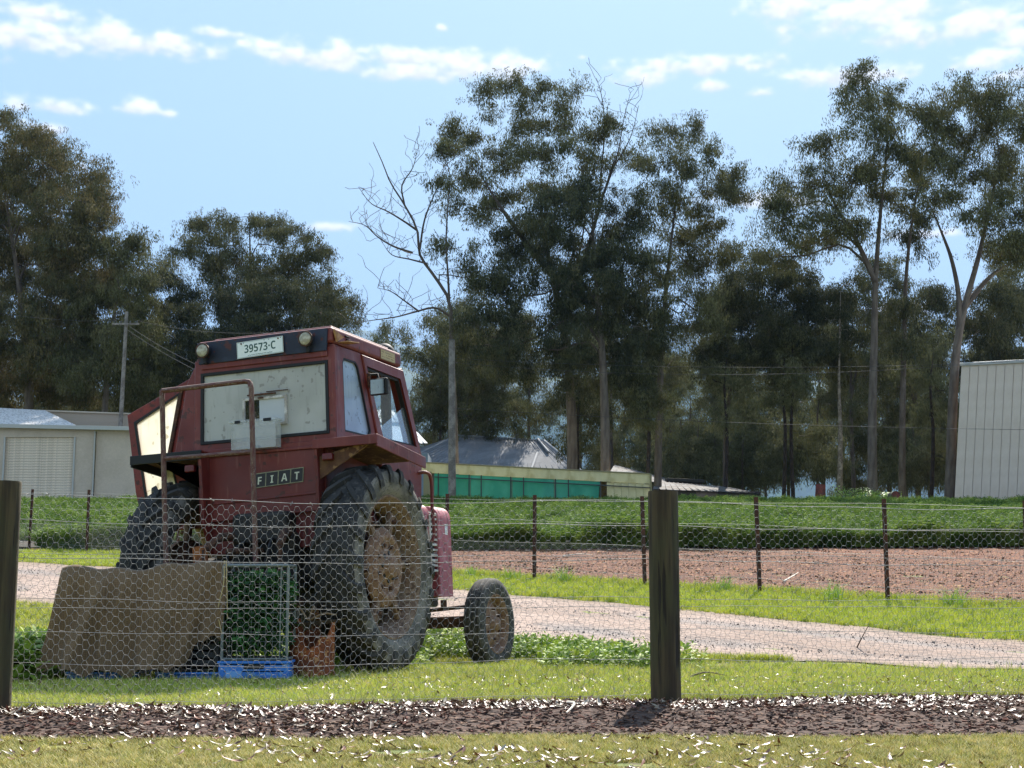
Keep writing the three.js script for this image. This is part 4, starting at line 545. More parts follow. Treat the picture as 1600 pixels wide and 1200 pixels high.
T({ label: 'dark bushy gum tree directly behind the cab roof', d: 104, r0: 0.3, dense: 1.4, cols: DARK, trunks: [[[450, 760], [455, 600], [450, 500]]], lobes: [[430, 455, 55, 34], [385, 480, 50, 36], [480, 480, 48, 32], [455, 510, 70, 30], [400, 530, 60, 40], [520, 510, 30, 24], [480, 560, 50, 40], [400, 600, 60, 50]] });
// the half dead tree left of the big group
T({ name: 'dead_tree', label: 'leafless grey dead gum tree reaching left over the cab', d: 90, r0: 0.18, bark: barkMat, dense: 0.5, twigs: 0.6, trunks: [[[716, 760], [710, 620], [705, 530], [702, 470], [676, 428], [656, 398], [652, 360], [632, 320], [610, 285], [598, 255], [583, 222]]], lobes: [[735, 430, 26, 40, 0.6], [700, 385, 24, 26, 0.5], [690, 290, 16, 14, 0.6]],
  bare: [[[656, 390], [663, 345], [676, 310], [690, 280], [701, 262]], [[652, 360], [630, 345], [605, 330], [580, 318], [560, 292]], [[645, 395], [615, 385], [590, 370], [570, 352], [545, 346]], [[702, 470], [700, 430], [697, 380], [700, 320], [703, 275], [696, 245]], [[704, 495], [680, 481], [650, 487], [620, 495], [585, 500], [556, 504]], [[655, 487], [632, 470], [610, 455], [590, 450]], [[668, 412], [640, 405], [612, 398], [598, 380]], [[632, 320], [628, 290], [645, 262], [652, 235]]] });
T({ label: 'tallest sparse gum tree of the middle group with bare top twigs', d: 95, r0: 0.5, dense: 1.25, trunks: [[[893, 760], [893, 650], [885, 550], [866, 440], [850, 370], [845, 300]], [[880, 520], [910, 420], [935, 330], [960, 250]], [[862, 430], [815, 370], [780, 320], [755, 280]]], lobes: [[757, 142, 20, 15], [800, 130, 22, 14], [835, 145, 35, 22], [885, 148, 28, 22], [718, 195, 26, 16], [745, 215, 28, 20], [800, 185, 38, 26], [860, 190, 36, 24], [692, 235, 20, 14], [790, 240, 45, 28], [745, 270, 42, 24], [850, 245, 40, 28], [905, 230, 28, 22], [965, 190, 26, 18], [925, 210, 20, 16, 0.6], [930, 260, 30, 24], [880, 295, 50, 28], [735, 320, 30, 26], [790, 310, 40, 28], [830, 345, 40, 26], [980, 240, 26, 22]],
  bare: [[[935, 330], [940, 260], [945, 200], [940, 150], [932, 122]], [[945, 300], [965, 240], [975, 185], [985, 145]], [[905, 400], [915, 330], [910, 270], [900, 215]], [[960, 260], [985, 215], [998, 165]]] });
T({ label: 'dark dense gum tree at the heart of the middle group', d: 91, r0: 0.45, dense: 1.5, cols: DARK, trunks: [[[946, 760], [945, 650], [940, 540], [930, 420], [925, 330]]], lobes: [[925, 300, 50, 30], [870, 330, 52, 38], [975, 340, 48, 38], [820, 385, 52, 42], [900, 390, 70, 48], [970, 420, 58, 48], [850, 455, 66, 48], [930, 480, 76, 52], [785, 460, 46, 46], [765, 525, 56, 46], [840, 545, 72, 46], [930, 570, 70, 44], [1000, 510, 46, 55], [990, 590, 40, 40]] });
T({ label: 'low bushy wattle under the dead tree, right of the cab', d: 121, r0: 0.22, dense: 1.4, cols: OLIVE, trunks: [[[690, 760], [688, 660], [690, 560]]], lobes: [[672, 548, 30, 24], [715, 525, 40, 30], [690, 590, 36, 34], [735, 570, 50, 40], [665, 640, 30, 30], [715, 630, 50, 36], [760, 600, 46, 40], [780, 650, 50, 36]] });
T({ label: 'upright gum tree right of the dark dense one, narrow crown', d: 96, r0: 0.36, dense: 1.2, cols: OLIVE, trunks: [[[1026, 760], [1030, 650], [1036, 510], [1045, 410], [1058, 300]]], lobes: [[1025, 205, 34, 20], [1080, 203, 36, 20], [1040, 240, 44, 26], [1100, 240, 30, 28], [1140, 275, 34, 22], [1100, 305, 46, 28], [1035, 310, 44, 34], [1075, 365, 56, 38], [1020, 420, 46, 42], [1105, 415, 44, 40], [1070, 480, 56, 46], [1125, 480, 34, 36], [1160, 305, 22, 12]] });
T({ label: 'bushy gum tree filling the gap in the middle of the right group', d: 101, r0: 0.26, dense: 1.4, cols: DARK, trunks: [[[1133, 760], [1135, 660], [1150, 560], [1168, 480]]], lobes: [[1170, 445, 36, 32], [1205, 425, 40, 36], [1245, 445, 44, 38], [1180, 495, 50, 42], [1240, 505, 50, 42], [1290, 470, 38, 36], [1150, 550, 44, 36], [1215, 570, 44, 36], [1285, 540, 36, 36], [1110, 560, 36, 40]] });
T({ label: 'tall grey trunked gum tree with a layered crown, right group', d: 90, r0: 0.4, dense: 1.3, trunks: [[[1362, 775], [1363, 650], [1366, 530], [1368, 440], [1376, 330], [1386, 230]], [[1368, 440], [1340, 380], [1305, 320], [1285, 270]]], lobes: [[1375, 113, 38, 15], [1335, 140, 26, 16], [1390, 148, 36, 22], [1350, 175, 34, 22], [1415, 195, 36, 30], [1370, 218, 42, 32], [1400, 258, 42, 28], [1440, 250, 32, 34], [1280, 235, 40, 22], [1240, 285, 34, 24], [1300, 280, 42, 26], [1220, 320, 20, 14], [1345, 285, 38, 32], [1255, 335, 46, 26], [1315, 335, 42, 28], [1225, 375, 36, 20], [1290, 375, 42, 22], [1335, 365, 28, 22], [1205, 400, 30, 16], [1400, 320, 28, 26]] });
T({ label: 'slim forked gum tree just right of the tall grey trunk', d: 94, r0: 0.3, dense: 1.2, cols: DARK, trunks: [[[1408, 775], [1410, 650], [1413, 520], [1416, 430], [1426, 340], [1440, 265]]], lobes: [[1440, 290, 32, 28], [1452, 340, 28, 24], [1425, 375, 26, 22], [1400, 480, 28, 30], [1410, 540, 30, 30]] });
T({ label: 'forked pale limbed gum tree leaning beside the tall shed', d: 88, r0: 0.42, dense: 1.35, cols: OLIVE, bark: barkMat, trunks: [[[1483, 775], [1488, 650], [1495, 545], [1507, 480], [1528, 405], [1545, 330], [1562, 250]], [[1490, 590], [1499, 480], [1488, 410], [1472, 365], [1455, 325]], [[1507, 480], [1550, 430], [1600, 400]]], lobes: [[1480, 158, 38, 22], [1452, 180, 24, 20], [1530, 145, 48, 24], [1585, 135, 45, 26], [1500, 195, 42, 28], [1560, 210, 52, 36], [1610, 190, 50, 55], [1520, 260, 50, 32], [1590, 285, 56, 42], [1475, 245, 30, 26], [1540, 325, 46, 32], [1605, 360, 50, 42], [1565, 390, 38, 26], [1480, 300, 30, 24]] });
T({ label: 'low dark gum tree behind the roof of the tall shed', d: 103, r0: 0.28, dense: 1.4, cols: DARK, trunks: [[[1560, 775], [1565, 660], [1560, 540]]], lobes: [[1560, 465, 46, 36], [1605, 490, 50, 46], [1520, 510, 42, 38], [1465, 470, 30, 34], [1450, 530, 36, 40], [1570, 550, 50, 40], [1480, 590, 40, 40], [1620, 570, 40, 40]] });
// slender trunks of the right hand wood
for (const [px, lean, top, label, pale, cols] of [[1310, 3, 470, 'slender gum tree with a pale trunk left of the tall grey trunk', 1, DARK], [1240, -4, 500, 'slender dark stemmed tree left of the red drum', 0, OLIVE], [1222, 5, 540, 'thin stem beside the slender dark tree left of the drum', 0, GREY], [1130, 6, 560, 'slim double stemmed tree right of the wooden post', 0, GREY], [905, -3, 600, 'thick dark stem close right of the sparse tall tree', 0, DARK], [1008, 6, 560, 'thin leaning stem above the low sheds', 0, OLIVE], [1452, 6, 560, 'thin stem between the forked gum and the slim tree', 0, GREY]])
  T({ label, d: 93 + (px % 9), r0: pale ? 0.26 : 0.2, dense: 1.1, cols, bark: pale ? paleBark : darkBark, trunks: [[[px, 776], [px + lean, 680], [px + lean * 0.3, 600], [px + lean, top]]], lobes: [[px + 4, top - 20, 30, 30], [px - 18, top + 30, 28, 26], [px + 22, top + 50, 30, 28], [px, top + 90, 24, 20, 0.6]] });
// woodland farther back: three kinds, copied
{
  const protos = [
    T({ name: 'woodland_tree', label: 'hazy gum tree in the wood behind the tall trees', group: 'background wood', d: 128, r0: 0.26, dense: 1.0, cols: GREY, trunks: [[[800, 770], [803, 650], [800, 560]]], lobes: [[800, 500, 34, 28], [770, 545, 36, 30], [832, 550, 36, 30], [800, 590, 44, 30], [770, 635, 34, 28], [835, 640, 34, 28], [800, 685, 40, 24, 0.6]] }),
    T({ name: 'woodland_tree', label: 'hazy gum tree in the wood behind the tall trees', group: 'background wood', d: 128, r0: 0.26, dense: 1.0, cols: OLIVE, trunks: [[[800, 770], [796, 650], [804, 560]], [[797, 660], [815, 590], [830, 540]]], lobes: [[810, 480, 30, 30], [780, 520, 30, 26], [836, 530, 32, 30], [800, 570, 40, 30], [770, 610, 28, 26], [830, 620, 30, 30], [805, 670, 34, 24, 0.5], [775, 700, 30, 24]] }),
    T({ name: 'woodland_shrub', label: 'rounded understorey shrub at the back of the wood', group: 'background understorey', d: 118, r0: 0.14, dense: 1.2, cols: GREY, trunks: [[[800, 770], [802, 720], [800, 690]]], lobes: [[800, 700, 34, 26], [770, 725, 30, 24], [832, 728, 32, 24], [800, 745, 44, 22]] })];
  const r = rngOf(404), putAt = (src, px, d, s) => { const c = copyOf(src, src.name.replace(/_\d+$/, '')); c.position.set(atX(px, d), CREST + 0.1, -d); c.rotation.y = r() * 6.28; c.scale.setScalar(s); };
  const spotsAt = [[-40, 130], [60, 126], [150, 135], [240, 122], [330, 130], [430, 126], [500, 132], [720, 136], [675, 133], [750, 134], [830, 131], [905, 134], [960, 122], [1040, 128], [1085, 140], [1120, 122], [1180, 134], [1235, 124], [1290, 128], [1340, 120], [1395, 130], [1440, 122], [1500, 130], [1560, 124], [1620, 132], [1150, 150], [1060, 155], [1330, 150], [980, 150], [1420, 155]];
  spotsAt.forEach(([px, d], i) => { if (i === 0) { protos[0].position.set(atX(px, d), CREST + 0.1, -d); return; } if (i === 1) { protos[1].position.set(atX(px, d), CREST + 0.1, -d); return; } putAt(protos[i % 2], px, d, 0.8 + 0.35 * r()); });
  let first = true; for (let px = 690; px < 1640; px += 46) { const d = (px < 950 ? 131 : 108) + r() * 22, q = px + (r() - 0.5) * 30; if (first) { protos[2].position.set(atX(q, d), CREST, -d); first = false; } else putAt(protos[2], q, d, 0.9 + 0.6 * r()); }
  for (let px = -40; px < 540; px += 60) putAt(protos[2], px, 112 + r() * 14, 1.2 + 0.5 * r());
}
// bright shrub at the foot of the tall trunk
{
  const spray = leafSpray(40, 0.05, 0.4, 0.5, 77), mat = phys({ color: new THREE.Color(0x9fbe4a), roughness: 0.5, transmission: 0.3, thickness: 0, side: THREE.DoubleSide });
  for (const [px, w, h, label] of [[1335, 1.1, 1.15, 'bright lime green shrub left of the tall grey trunk'], [1388, 0.8, 0.9, 'smaller bright green shrub right of the tall grey trunk'], [1300, 0.6, 0.5, 'low bright green plant beside the red drum']]) { const d = 85, x = atX(px, d), t = thing('green_shrub', label, 'shrub', [x, CREST + 0.1, -d]); const r = rngOf(px); mesh('stems', join(span(0, 1, 7).map((k) => tubeG(curve([[0, 0, 0], [(r() - 0.5) * w, h * 0.5, (r() - 0.5) * w], [(r() - 0.5) * w * 1.6, h, (r() - 0.5) * w]], 5), 0.02, 4))), darkBark, t); stuff('foliage', spray, mat, scatter(46, px, (q) => M4((q() - 0.5) * w * 1.7, q() * h * 0.8, (q() - 0.5) * w, q() * 6.28, 0.6 + 0.5 * q())), '', '', null, t); }
}
// ------------------------------------------------------------------ power poles and lines
{
  const grey = std({ map: blotch(0x8a8178, 0x6c635b, { cells: 4, rep: 0.5, grain: 0.15 }), roughness: 0.9 }), iron = std({ color: new THREE.Color(0x55524e), roughness: 0.7 }), cable = std({ color: new THREE.Color(0x3c3c3e), roughness: 0.9 });
  const a = at(189, 640, 92), b = at(198, 487, 92), t = thing('power_pole', 'grey timber power pole with a crossarm behind the left shed', 'power pole', [a.x, CREST - 0.3, a.z]); const dx = (b.x - a.x) * 1.0, hh = b.y - CREST + 0.3;
  mesh('pole', tubeG([[-dx * 0.6, 0, 0], [dx, hh, 0]], [0.17, 0.11], 10), grey, t); mesh('crossarm', boxG(1.75, 0.12, 0.1, dx * 0.95, hh - 0.85, 0.13, 0.01), grey, t); for (const k of [-0.75, -0.3, 0.3, 0.75]) mesh('insulator', cylG(0.04, 0.055, 0.16, dx * 0.95 + k, hh - 0.71, 0.13, 0, 0, 0, 10), iron, t);
  const c = at(707, 720, 87), e = at(706, 532, 87), t2 = thing('power_pole', 'tall plain timber pole standing in front of the dead tree', 'power pole', [c.x, CREST - 0.3, c.z]); mesh('pole', tubeG([[0, 0, 0], [e.x - c.x, e.y - CREST + 0.3, 0]], [0.245, 0.19], 12), grey, t2); mesh('pole_cap', cylG(0.2, 0.2, 0.05, e.x - c.x, e.y - CREST + 0.32, 0, 0, 0, 0, 12), iron, t2);
  const line = (p, q, sag, label, rad = 0.010) => { const pts = span(0, 1, 24).map((k) => p.clone().lerp(q, k).add(V(0, -sag * 4 * k * (1 - k), 0))); tag(mesh('power_line', tubeG(pts, rad, 4, false), cable), label, 'power line', 'overhead wires'); };
  const arm = (k) => V(a.x + dx * 0.95 + k, CREST - 0.3 + hh - 0.62, a.z + 0.13);
  line(arm(-0.75), at(330, 590, 76), 0.2, 'lowest service wire running from the left pole towards the cab');
  line(arm(-0.3), at(330, 580, 77), 0.2, 'middle service wire running from the left pole towards the cab');
  line(arm(0.75), at(420, 520, 84), 0.3, 'upper wire running right from the left pole');
  line(arm(-0.75).add(V(0, 0, -0.02)), at(-60, 478, 84), 0.3, 'wire running left from the left pole out of the picture');
  line(at(712, 638, 87), at(1660, 672, 80), 0.25, 'pale wire crossing the dark trunks at half height'); line(at(712, 560, 87), at(1660, 562, 80), 0.5, 'upper wire crossing the wood above the tall shed'); line(at(712, 567, 87), at(1660, 556, 80), 0.9, 'slack upper wire crossing the wood');
}

// ------------------------------------------------------------------ the old red tractor (x to its right, y up, z to its rear)
{
  const tr = thing('tractor', 'old maroon red cab tractor parked behind the wire netting, seen from the rear', 'tractor', [-1.845, -0.04, -11.63]);
  tr.rotation.set(0, -19 * Math.PI / 180, 2.8 * Math.PI / 180, 'YXZ');
  const paintMap = tex(512, (u, v) => { const n = fbm(u * 4, v * 4, 5, 4, 131), f = fbm(u * 22, v * 22, 4, 22, 133), s = fbm(u * 40, v * 5, 3, 0, 137); let c = mixc(hex(0x5e1b16), hex(0x6c251d), smooth(0.35, 0.65, n)); c = mixc(c, hex(0x884a3e), smooth(0.60, 0.78, n * 0.6 + f * 0.4) * 0.55); c = mixc(c, hex(0x38180f), smooth(0.70, 0.78, f) * 0.7); c = mixc(c, hex(0x8d6a58), smooth(0.66, 0.8, s) * 0.35); return c; }, true, 0.8);
  const paintRough = tex(256, (u, v) => { const n = fbm(u * 8, v * 8, 4, 8, 141); return [0, 0.42 + 0.4 * n, 0]; }, false, 0.8);
  const paint = phys({ map: paintMap, roughnessMap: paintRough, roughness: 0.9, clearcoat: 0.12, clearcoatRoughness: 0.45 });
  const faded = phys({ map: blotch(0x9c4a50, 0xb06a70, { cells: 4, amount: 0.5, grain: 0.06, third: 0x7a343a, rep: 1 }), roughness: 0.55 });
  const navy = std({ map: blotch(0x171c2e, 0x232a3c, { cells: 4, third: 0x4a1f1a, rep: 1.5 }), roughness: 0.6 });
  const under = std({ map: blotch(0x6d4f34, 0x55382a, { cells: 4, third: 0x8a6a48, rep: 1.5 }), roughness: 0.95 });
  const grease = std({ map: blotch(0x1d1b19, 0x2c2824, { cells: 4, third: 0x40362c, rep: 2 }), roughness: 0.75 });
  const iron = std({ map: blotch(0x3c2c24, 0x54392b, { cells: 5, third: 0x7a5238, rep: 3 }), roughness: 0.9 });
  const tubeRust = std({ map: blotch(0x58302a, 0x664a3e, { cells: 5, third: 0x7a6c60, rep: 3 }), roughness: 0.7 });
  const blackRubber = std({ map: blotch(0x242220, 0x312e2b, { cells: 4, third: 0x47433d, rep: 2 }), roughness: 0.85 });
  const dustyRubber = std({ map: tex(512, (u, v) => { const n = fbm(u * 5, v * 5, 5, 5, 151), f = fbm(u * 30, v * 30, 3, 30, 153); return mixc(mixc(hex(0x54504a), hex(0x78726a), smooth(0.3, 0.7, n)), hex(0x403d39), smooth(0.58, 0.72, f) * 0.6); }, true, 1.2), roughness: 0.95 });
  const frontRubber = std({ map: blotch(0x34312e, 0x4a4640, { cells: 4, third: 0x5c564e, rep: 2 }), roughness: 0.9 });
  const rimMat = std({ map: blotch(0x6c5444, 0x7e6856, { cells: 4, third: 0x584234, rep: 1.6, grain: 0.15 }), roughness: 0.9 });
  const discMat = std({ map: blotch(0x8f7462, 0x7c5e4a, { cells: 4, third: 0x64463a, rep: 2, grain: 0.12 }), roughness: 0.95 });
  const gasket = std({ color: new THREE.Color(0x17171a), roughness: 0.7 });
  const dustMap = (a, b, c, seed) => tex(512, (u, v) => { const n = fbm(u * 3, v * 3, 5, 3, seed), s = smooth(0.70, 0.76, fbm(u * 26, v * 26, 3, 26, seed + 4)), str = smooth(0.62, 0.8, fbm(u * 60, v * 4, 3, 0, seed + 7)); return mixc(mixc(mixc(hex(a), hex(b), smooth(0.3, 0.7, n)), hex(c), s * 0.6), hex(c), str * 0.18); }, true, 0.9);
  const frosted = phys({ map: dustMap(0xd6d4cc, 0xc6c4bb, 0x98938a, 161), roughness: 0.4, transmission: 0.4, thickness: 0, side: THREE.DoubleSide });
  const cream = phys({ map: dustMap(0xfcfaf2, 0xf6f2e6, 0xd2c8b0, 171), roughness: 0.9, transmission: 0.6, thickness: 0, side: THREE.DoubleSide });
  const glass = phys({ color: lin(0.82, 0.88, 0.92), roughness: 0.06, transmission: 0.92, thickness: 0, side: THREE.DoubleSide });
  const quarterGlass = phys({ map: dustMap(0xb9cad8, 0xa4b6c6, 0x7f8b94, 181), roughness: 0.25, transmission: 0.45, thickness: 0, side: THREE.DoubleSide });
  const side = (g) => { g.rotateY(Math.PI / 2); return g; }; // outline drawn with a = -z, y

  // ---- rear wheels
  const lugG = (dir) => { // one tread bar from the middle of the tread to the shoulder
    const sec = [], n = 7; for (let i = 0; i <= n; i++) { const t = i / n, x = dir * (0.005 + 0.197 * t), a = 0.36 * t * (1 - 0.15 * t), base = t < 0.75 ? 0.772 : 0.772 - (t - 0.75) * 0.36, top = t < 0.8 ? 0.818 - 0.01 * t : 0.810 - (t - 0.8) * 0.42, w = 0.026 + 0.010 * t; sec.push([x, a, base, top, w]); }
    const pos = [], idx = []; for (const [x, a, b, tp, w] of sec) for (const [rad, off] of [[b - 0.02, -w * 1.25], [tp, -w], [tp, w], [b - 0.02, w * 1.25]]) { const an = a + off / 0.8; pos.push(x + (rad > b ? dir * 0.004 : 0), Math.cos(an) * rad, Math.sin(an) * rad); }
    for (let i = 0; i < n; i++) for (let k = 0; k < 3; k++) { const p = i * 4 + k, q = p + 4; dir > 0 ? idx.push(p, p + 1, q, q, p + 1, q + 1) : idx.push(p, q, p + 1, q, q + 1, p + 1); }
    for (const s of [0, n]) { const b = s * 4; idx.push(b, b + 1, b + 2, b, b + 2, b + 3); }
    const g = new THREE.BufferGeometry(); g.setAttribute('position', new THREE.Float32BufferAttribute(pos, 3)); g.setIndex(idx); const q = g.toNonIndexed(); q.computeVertexNormals(); return uvBox(q);
  };
  const lugR = lugG(1), lugL = lugG(-1);
  const sideP = [[0.12, 0.545], [0.165, 0.59], [0.19, 0.66], [0.185, 0.73], [0.168, 0.760]], sideG = latheX(sideP, 64), sideG2 = latheX(sideP.map(([x, r]) => [-x, r]).reverse(), 64);
  const treadG = latheX([[0.168, 0.760], [0.13, 0.776], [0, 0.784], [-0.13, 0.776], [-0.168, 0.760]], 64);
  const rimG = latheX([[0.135, 0.575], [0.15, 0.565], [0.145, 0.55], [0.12, 0.54], [0.105, 0.515], [0.06, 0.505], [0.04, 0.475], [-0.06, 0.475], [-0.08, 0.51], [-0.12, 0.54], [-0.145, 0.56]], 64);
  const discG = latheX([[-0.035, 0.36], [-0.005, 0.365], [0.0, 0.34], [0.03, 0.315], [0.045, 0.28], [0.035, 0.25], [0.01, 0.235], [0.012, 0.165], [0.03, 0.155], [0.035, 0.10], [0.085, 0.095], [0.09, 0.0]], 48);
  for (const s of [1, -1]) {
    const w = part('rear_wheel', tr); w.position.set(0.85 * s, 0.825, 0); if (s < 0) w.rotation.y = Math.PI; w.rotation.x = s > 0 ? 0.1 : 0.3;
    mesh('tyre', treadG, blackRubber, w); mesh('sidewall', sideG, dustyRubber, w); mesh('sidewall', sideG2, dustyRubber, w); for (let k = 0; k < 22; k++) { const a = k / 22 * Math.PI * 2; const m1 = mesh('tread_bar', lugR, blackRubber, w); m1.rotation.x = -a; const m2 = mesh('tread_bar', lugL, blackRubber, w); m2.rotation.x = -a - Math.PI / 22; }
    mesh('rim', rimG, rimMat, w); { const m = mesh('wheel_disc', discG, discMat, w); m.position.x = 0.075; m.scale.set(1, 0.87, 0.87); }
    for (let k = 0; k < 8; k++) { const a = k / 8 * 6.283 + 0.2; mesh('wheel_nut', cylG(0.018, 0.018, 0.03, 0.10, Math.cos(a) * 0.175, Math.sin(a) * 0.175, 0, 0, Math.PI / 2, 6), iron, w); mesh('disc_hole', cylG(0.017, 0.017, 0.012, 0.108, Math.cos(a + 0.39) * 0.112, Math.sin(a + 0.39) * 0.112, 0, 0, Math.PI / 2, 12), gasket, w); }
    for (let k = 0; k < 6; k++) { const a = k / 6 * 6.283 + 0.5; const b = boxG(0.05, 0.19, 0.07, 0.055, 0.385, 0, 0.012); b.rotateX(a); mesh('rim_bracket', b, rimMat, w); const bolt = cylG(0.018, 0.018, 0.05, 0.095, 0.40, 0, 0, 0, Math.PI / 2, 6); bolt.rotateX(a); mesh('bracket_bolt', bolt, iron, w); }
    mesh('hub', latheX([[-0.25, 0.12], [-0.02, 0.13], [-0.02, 0.3], [-0.04, 0.32], [-0.06, 0.2], [-0.25, 0.14]], 24), iron, w);
  }
  // ---- front wheels
  const fTyre = latheX([[0.07, 0.27], [0.095, 0.31], [0.10, 0.36], [0.088, 0.405], [0.07, 0.423], [0.058, 0.428], [0.052, 0.412], [0.044, 0.412], [0.038, 0.43], [0.012, 0.434], [0.006, 0.415], [-0.006, 0.415], [-0.012, 0.434], [-0.038, 0.43], [-0.044, 0.412], [-0.052, 0.412], [-0.058, 0.428], [-0.07, 0.423], [-0.088, 0.405], [-0.10, 0.36], [-0.095, 0.31], [-0.07, 0.27]], 56);
  const fRim = latheX([[0.075, 0.285], [0.085, 0.275], [0.07, 0.262], [0.05, 0.25], [0.02, 0.235], [-0.02, 0.235], [0.0, 0.20], [0.03, 0.17], [0.035, 0.12], [0.02, 0.10], [0.03, 0.07], [0.09, 0.06], [0.095, 0.0]], 48);
  for (const [s, y] of [[1, 0.325], [-1, 0.40]]) {
    const w = part('front_wheel', tr); w.position.set(0.90 * s, y, -2.45); w.rotation.y = s > 0 ? -0.06 : Math.PI - 0.06; mesh('tyre', fTyre, frontRubber, w); mesh('rim', fRim, discMat, w);
    for (let k = 0; k < 6; k++) { const a = k / 6 * 6.283; mesh('wheel_nut', cylG(0.014, 0.014, 0.03, 0.045, Math.cos(a) * 0.14, Math.sin(a) * 0.14, 0, 0, Math.PI / 2, 6), iron, w); }
  }
  // ---- chassis and running gear
  mesh('gearbox', join(boxG(0.46, 0.62, 1.5, 0, 0.85, -0.45, 0.05), boxG(0.56, 0.5, 0.5, 0, 0.9, 0.05, 0.06), cylG(0.16, 0.13, 0.5, 0.42, 0.825, 0, 0, 0, Math.PI / 2, 18), cylG(0.16, 0.13, 0.5, -0.42, 0.825, 0, 0, 0, Math.PI / 2, 18), boxG(0.5, 0.25, 0.45, 0, 1.18, 0.12, 0.04)), grease, tr);
  mesh('engine', join(boxG(0.42, 0.66, 1.15, 0, 0.92, -1.75, 0.04), boxG(0.3, 0.22, 1.0, 0, 0.5, -1.7, 0.05), cylG(0.06, 0.06, 0.22, 0.27, 0.8, -1.6, 0, 0, 0, 14), boxG(0.12, 0.2, 0.4, 0.26, 1.05, -1.9, 0.02)), grease, tr);
  mesh('front_axle', join(boxG(1.5, 0.11, 0.13, 0, 0.36, -2.45, 0.02), boxG(0.34, 0.16, 0.5, 0, 0.5, -2.5, 0.02), cylG(0.035, 0.035, 0.36, 0.78, 0.42, -2.45, 0, 0, 0, 12), cylG(0.035, 0.035, 0.36, -0.78, 0.42, -2.45, 0, 0, 0, 12)), iron, tr);
  mesh('tie_rod', tubeG([[-0.74, 0.46, -2.27], [0.4, 0.48, -2.25], [0.76, 0.50, -2.30]], 0.018, 8), iron, tr);
  mesh('steering_arm', join(boxG(0.06, 0.05, 0.22, 0.76, 0.52, -2.36, 0.01), cylG(0.03, 0.03, 0.1, 0.52, 0.52, -2.25, 0, 0, 0, 10)), iron, tr);
  mesh('front_bolster', boxG(0.42, 0.3, 0.42, 0, 0.66, -2.7, 0.03), grease, tr);
  for (const s of [-1, 1]) { mesh('lower_link', tubeG([[s * 0.26, 0.58, 0.15], [s * 0.33, 0.52, 0.6], [s * 0.40, 0.5, 0.98]], [0.035, 0.032, 0.04], 8), iron, tr); mesh('lift_arm', tubeG([[s * 0.2, 1.14, 0.2], [s * 0.28, 1.12, 0.45], [s * 0.33, 1.02, 0.62]], 0.035, 8), iron, tr); mesh('lift_rod', tubeG([[s * 0.33, 1.02, 0.62], [s * 0.34, 0.53, 0.62]], 0.02, 8), iron, tr); }
  mesh('top_link', tubeG([[0, 1.0, 0.3], [0, 0.98, 0.82]], 0.025, 8), iron, tr);
  mesh('drawbar', boxG(0.09, 0.05, 0.9, 0, 0.42, 0.5, 0.01), iron, tr);
  mesh('power_take_off', cylG(0.03, 0.03, 0.14, 0, 0.66, 0.36, Math.PI / 2, 0, 0, 12), iron, tr);
  mesh('hydraulic_hose', join(tubeG(curve([[0.1, 1.1, 0.3], [0.2, 1.0, 0.55], [0.14, 0.8, 0.5], [0.22, 0.7, 0.3]], 14), 0.014, 6), tubeG(curve([[-0.12, 1.1, 0.3], [-0.2, 0.95, 0.5], [-0.1, 0.8, 0.52], [-0.16, 0.75, 0.3]], 14), 0.014, 6)), gasket, tr);
  mesh('orange_bracket', boxG(0.12, 0.24, 0.03, -0.36, 0.93, 0.62, 0.005, 0, 0, 0.1), std({ map: blotch(0x9a5a24, 0x7a4420, { cells: 4, rep: 4 }), roughness: 0.8 }), tr);
  mesh('exhaust_pipe', tubeG(curve([[0.3, 0.55, -1.9], [0.34, 0.45, -1.2], [0.34, 0.42, -0.6]], 8), 0.035, 8), iron, tr);
  // ---- bonnet
  const bon = part('bonnet', tr);
  { const sh = new THREE.Shape(); sh.moveTo(-0.33, 0.98); sh.lineTo(-0.33, 1.40); sh.quadraticCurveTo(-0.33, 1.49, -0.24, 1.50); sh.lineTo(0.24, 1.50); sh.quadraticCurveTo(0.33, 1.49, 0.33, 1.40); sh.lineTo(0.33, 0.98); const g = new THREE.ExtrudeGeometry(sh, { depth: 1.2, bevelEnabled: false }); g.translate(0, 0, -2.42); mesh('bonnet_shell', uvBox(g), faded, bon); }
  { const sh = new THREE.Shape(); sh.moveTo(-0.335, 0.62); sh.lineTo(-0.335, 1.36); sh.quadraticCurveTo(-0.335, 1.47, -0.24, 1.485); sh.lineTo(0.24, 1.485); sh.quadraticCurveTo(0.335, 1.47, 0.335, 1.36); sh.lineTo(0.335, 0.62); const g = new THREE.ExtrudeGeometry(sh, { depth: 0.32, bevelEnabled: true, bevelSize: 0.012, bevelThickness: 0.012, bevelSegments: 2 }); g.translate(0, 0, -2.95); mesh('nose_cowl', uvBox(g), faded, bon); }
  mesh('grille_backing', boxG(0.60, 0.62, 0.2, 0, 1.12, -2.52, 0.01), gasket, bon);
  const pale = std({ map: blotch(0xc9c4bc, 0x9c948a, { cells: 4, rep: 4 }), roughness: 0.6 }); for (const s of [-1, 1]) for (let k = 0; k < 12; k++) mesh('grille_slat', boxG(0.02, 0.022, 0.17, s * 0.327, 0.86 + k * 0.05, -2.52, 0.004), pale, bon);
  mesh('bonnet_strap', boxG(0.014, 0.6, 0.03, 0.338, 1.1, -2.415, 0.004), pale, bon);
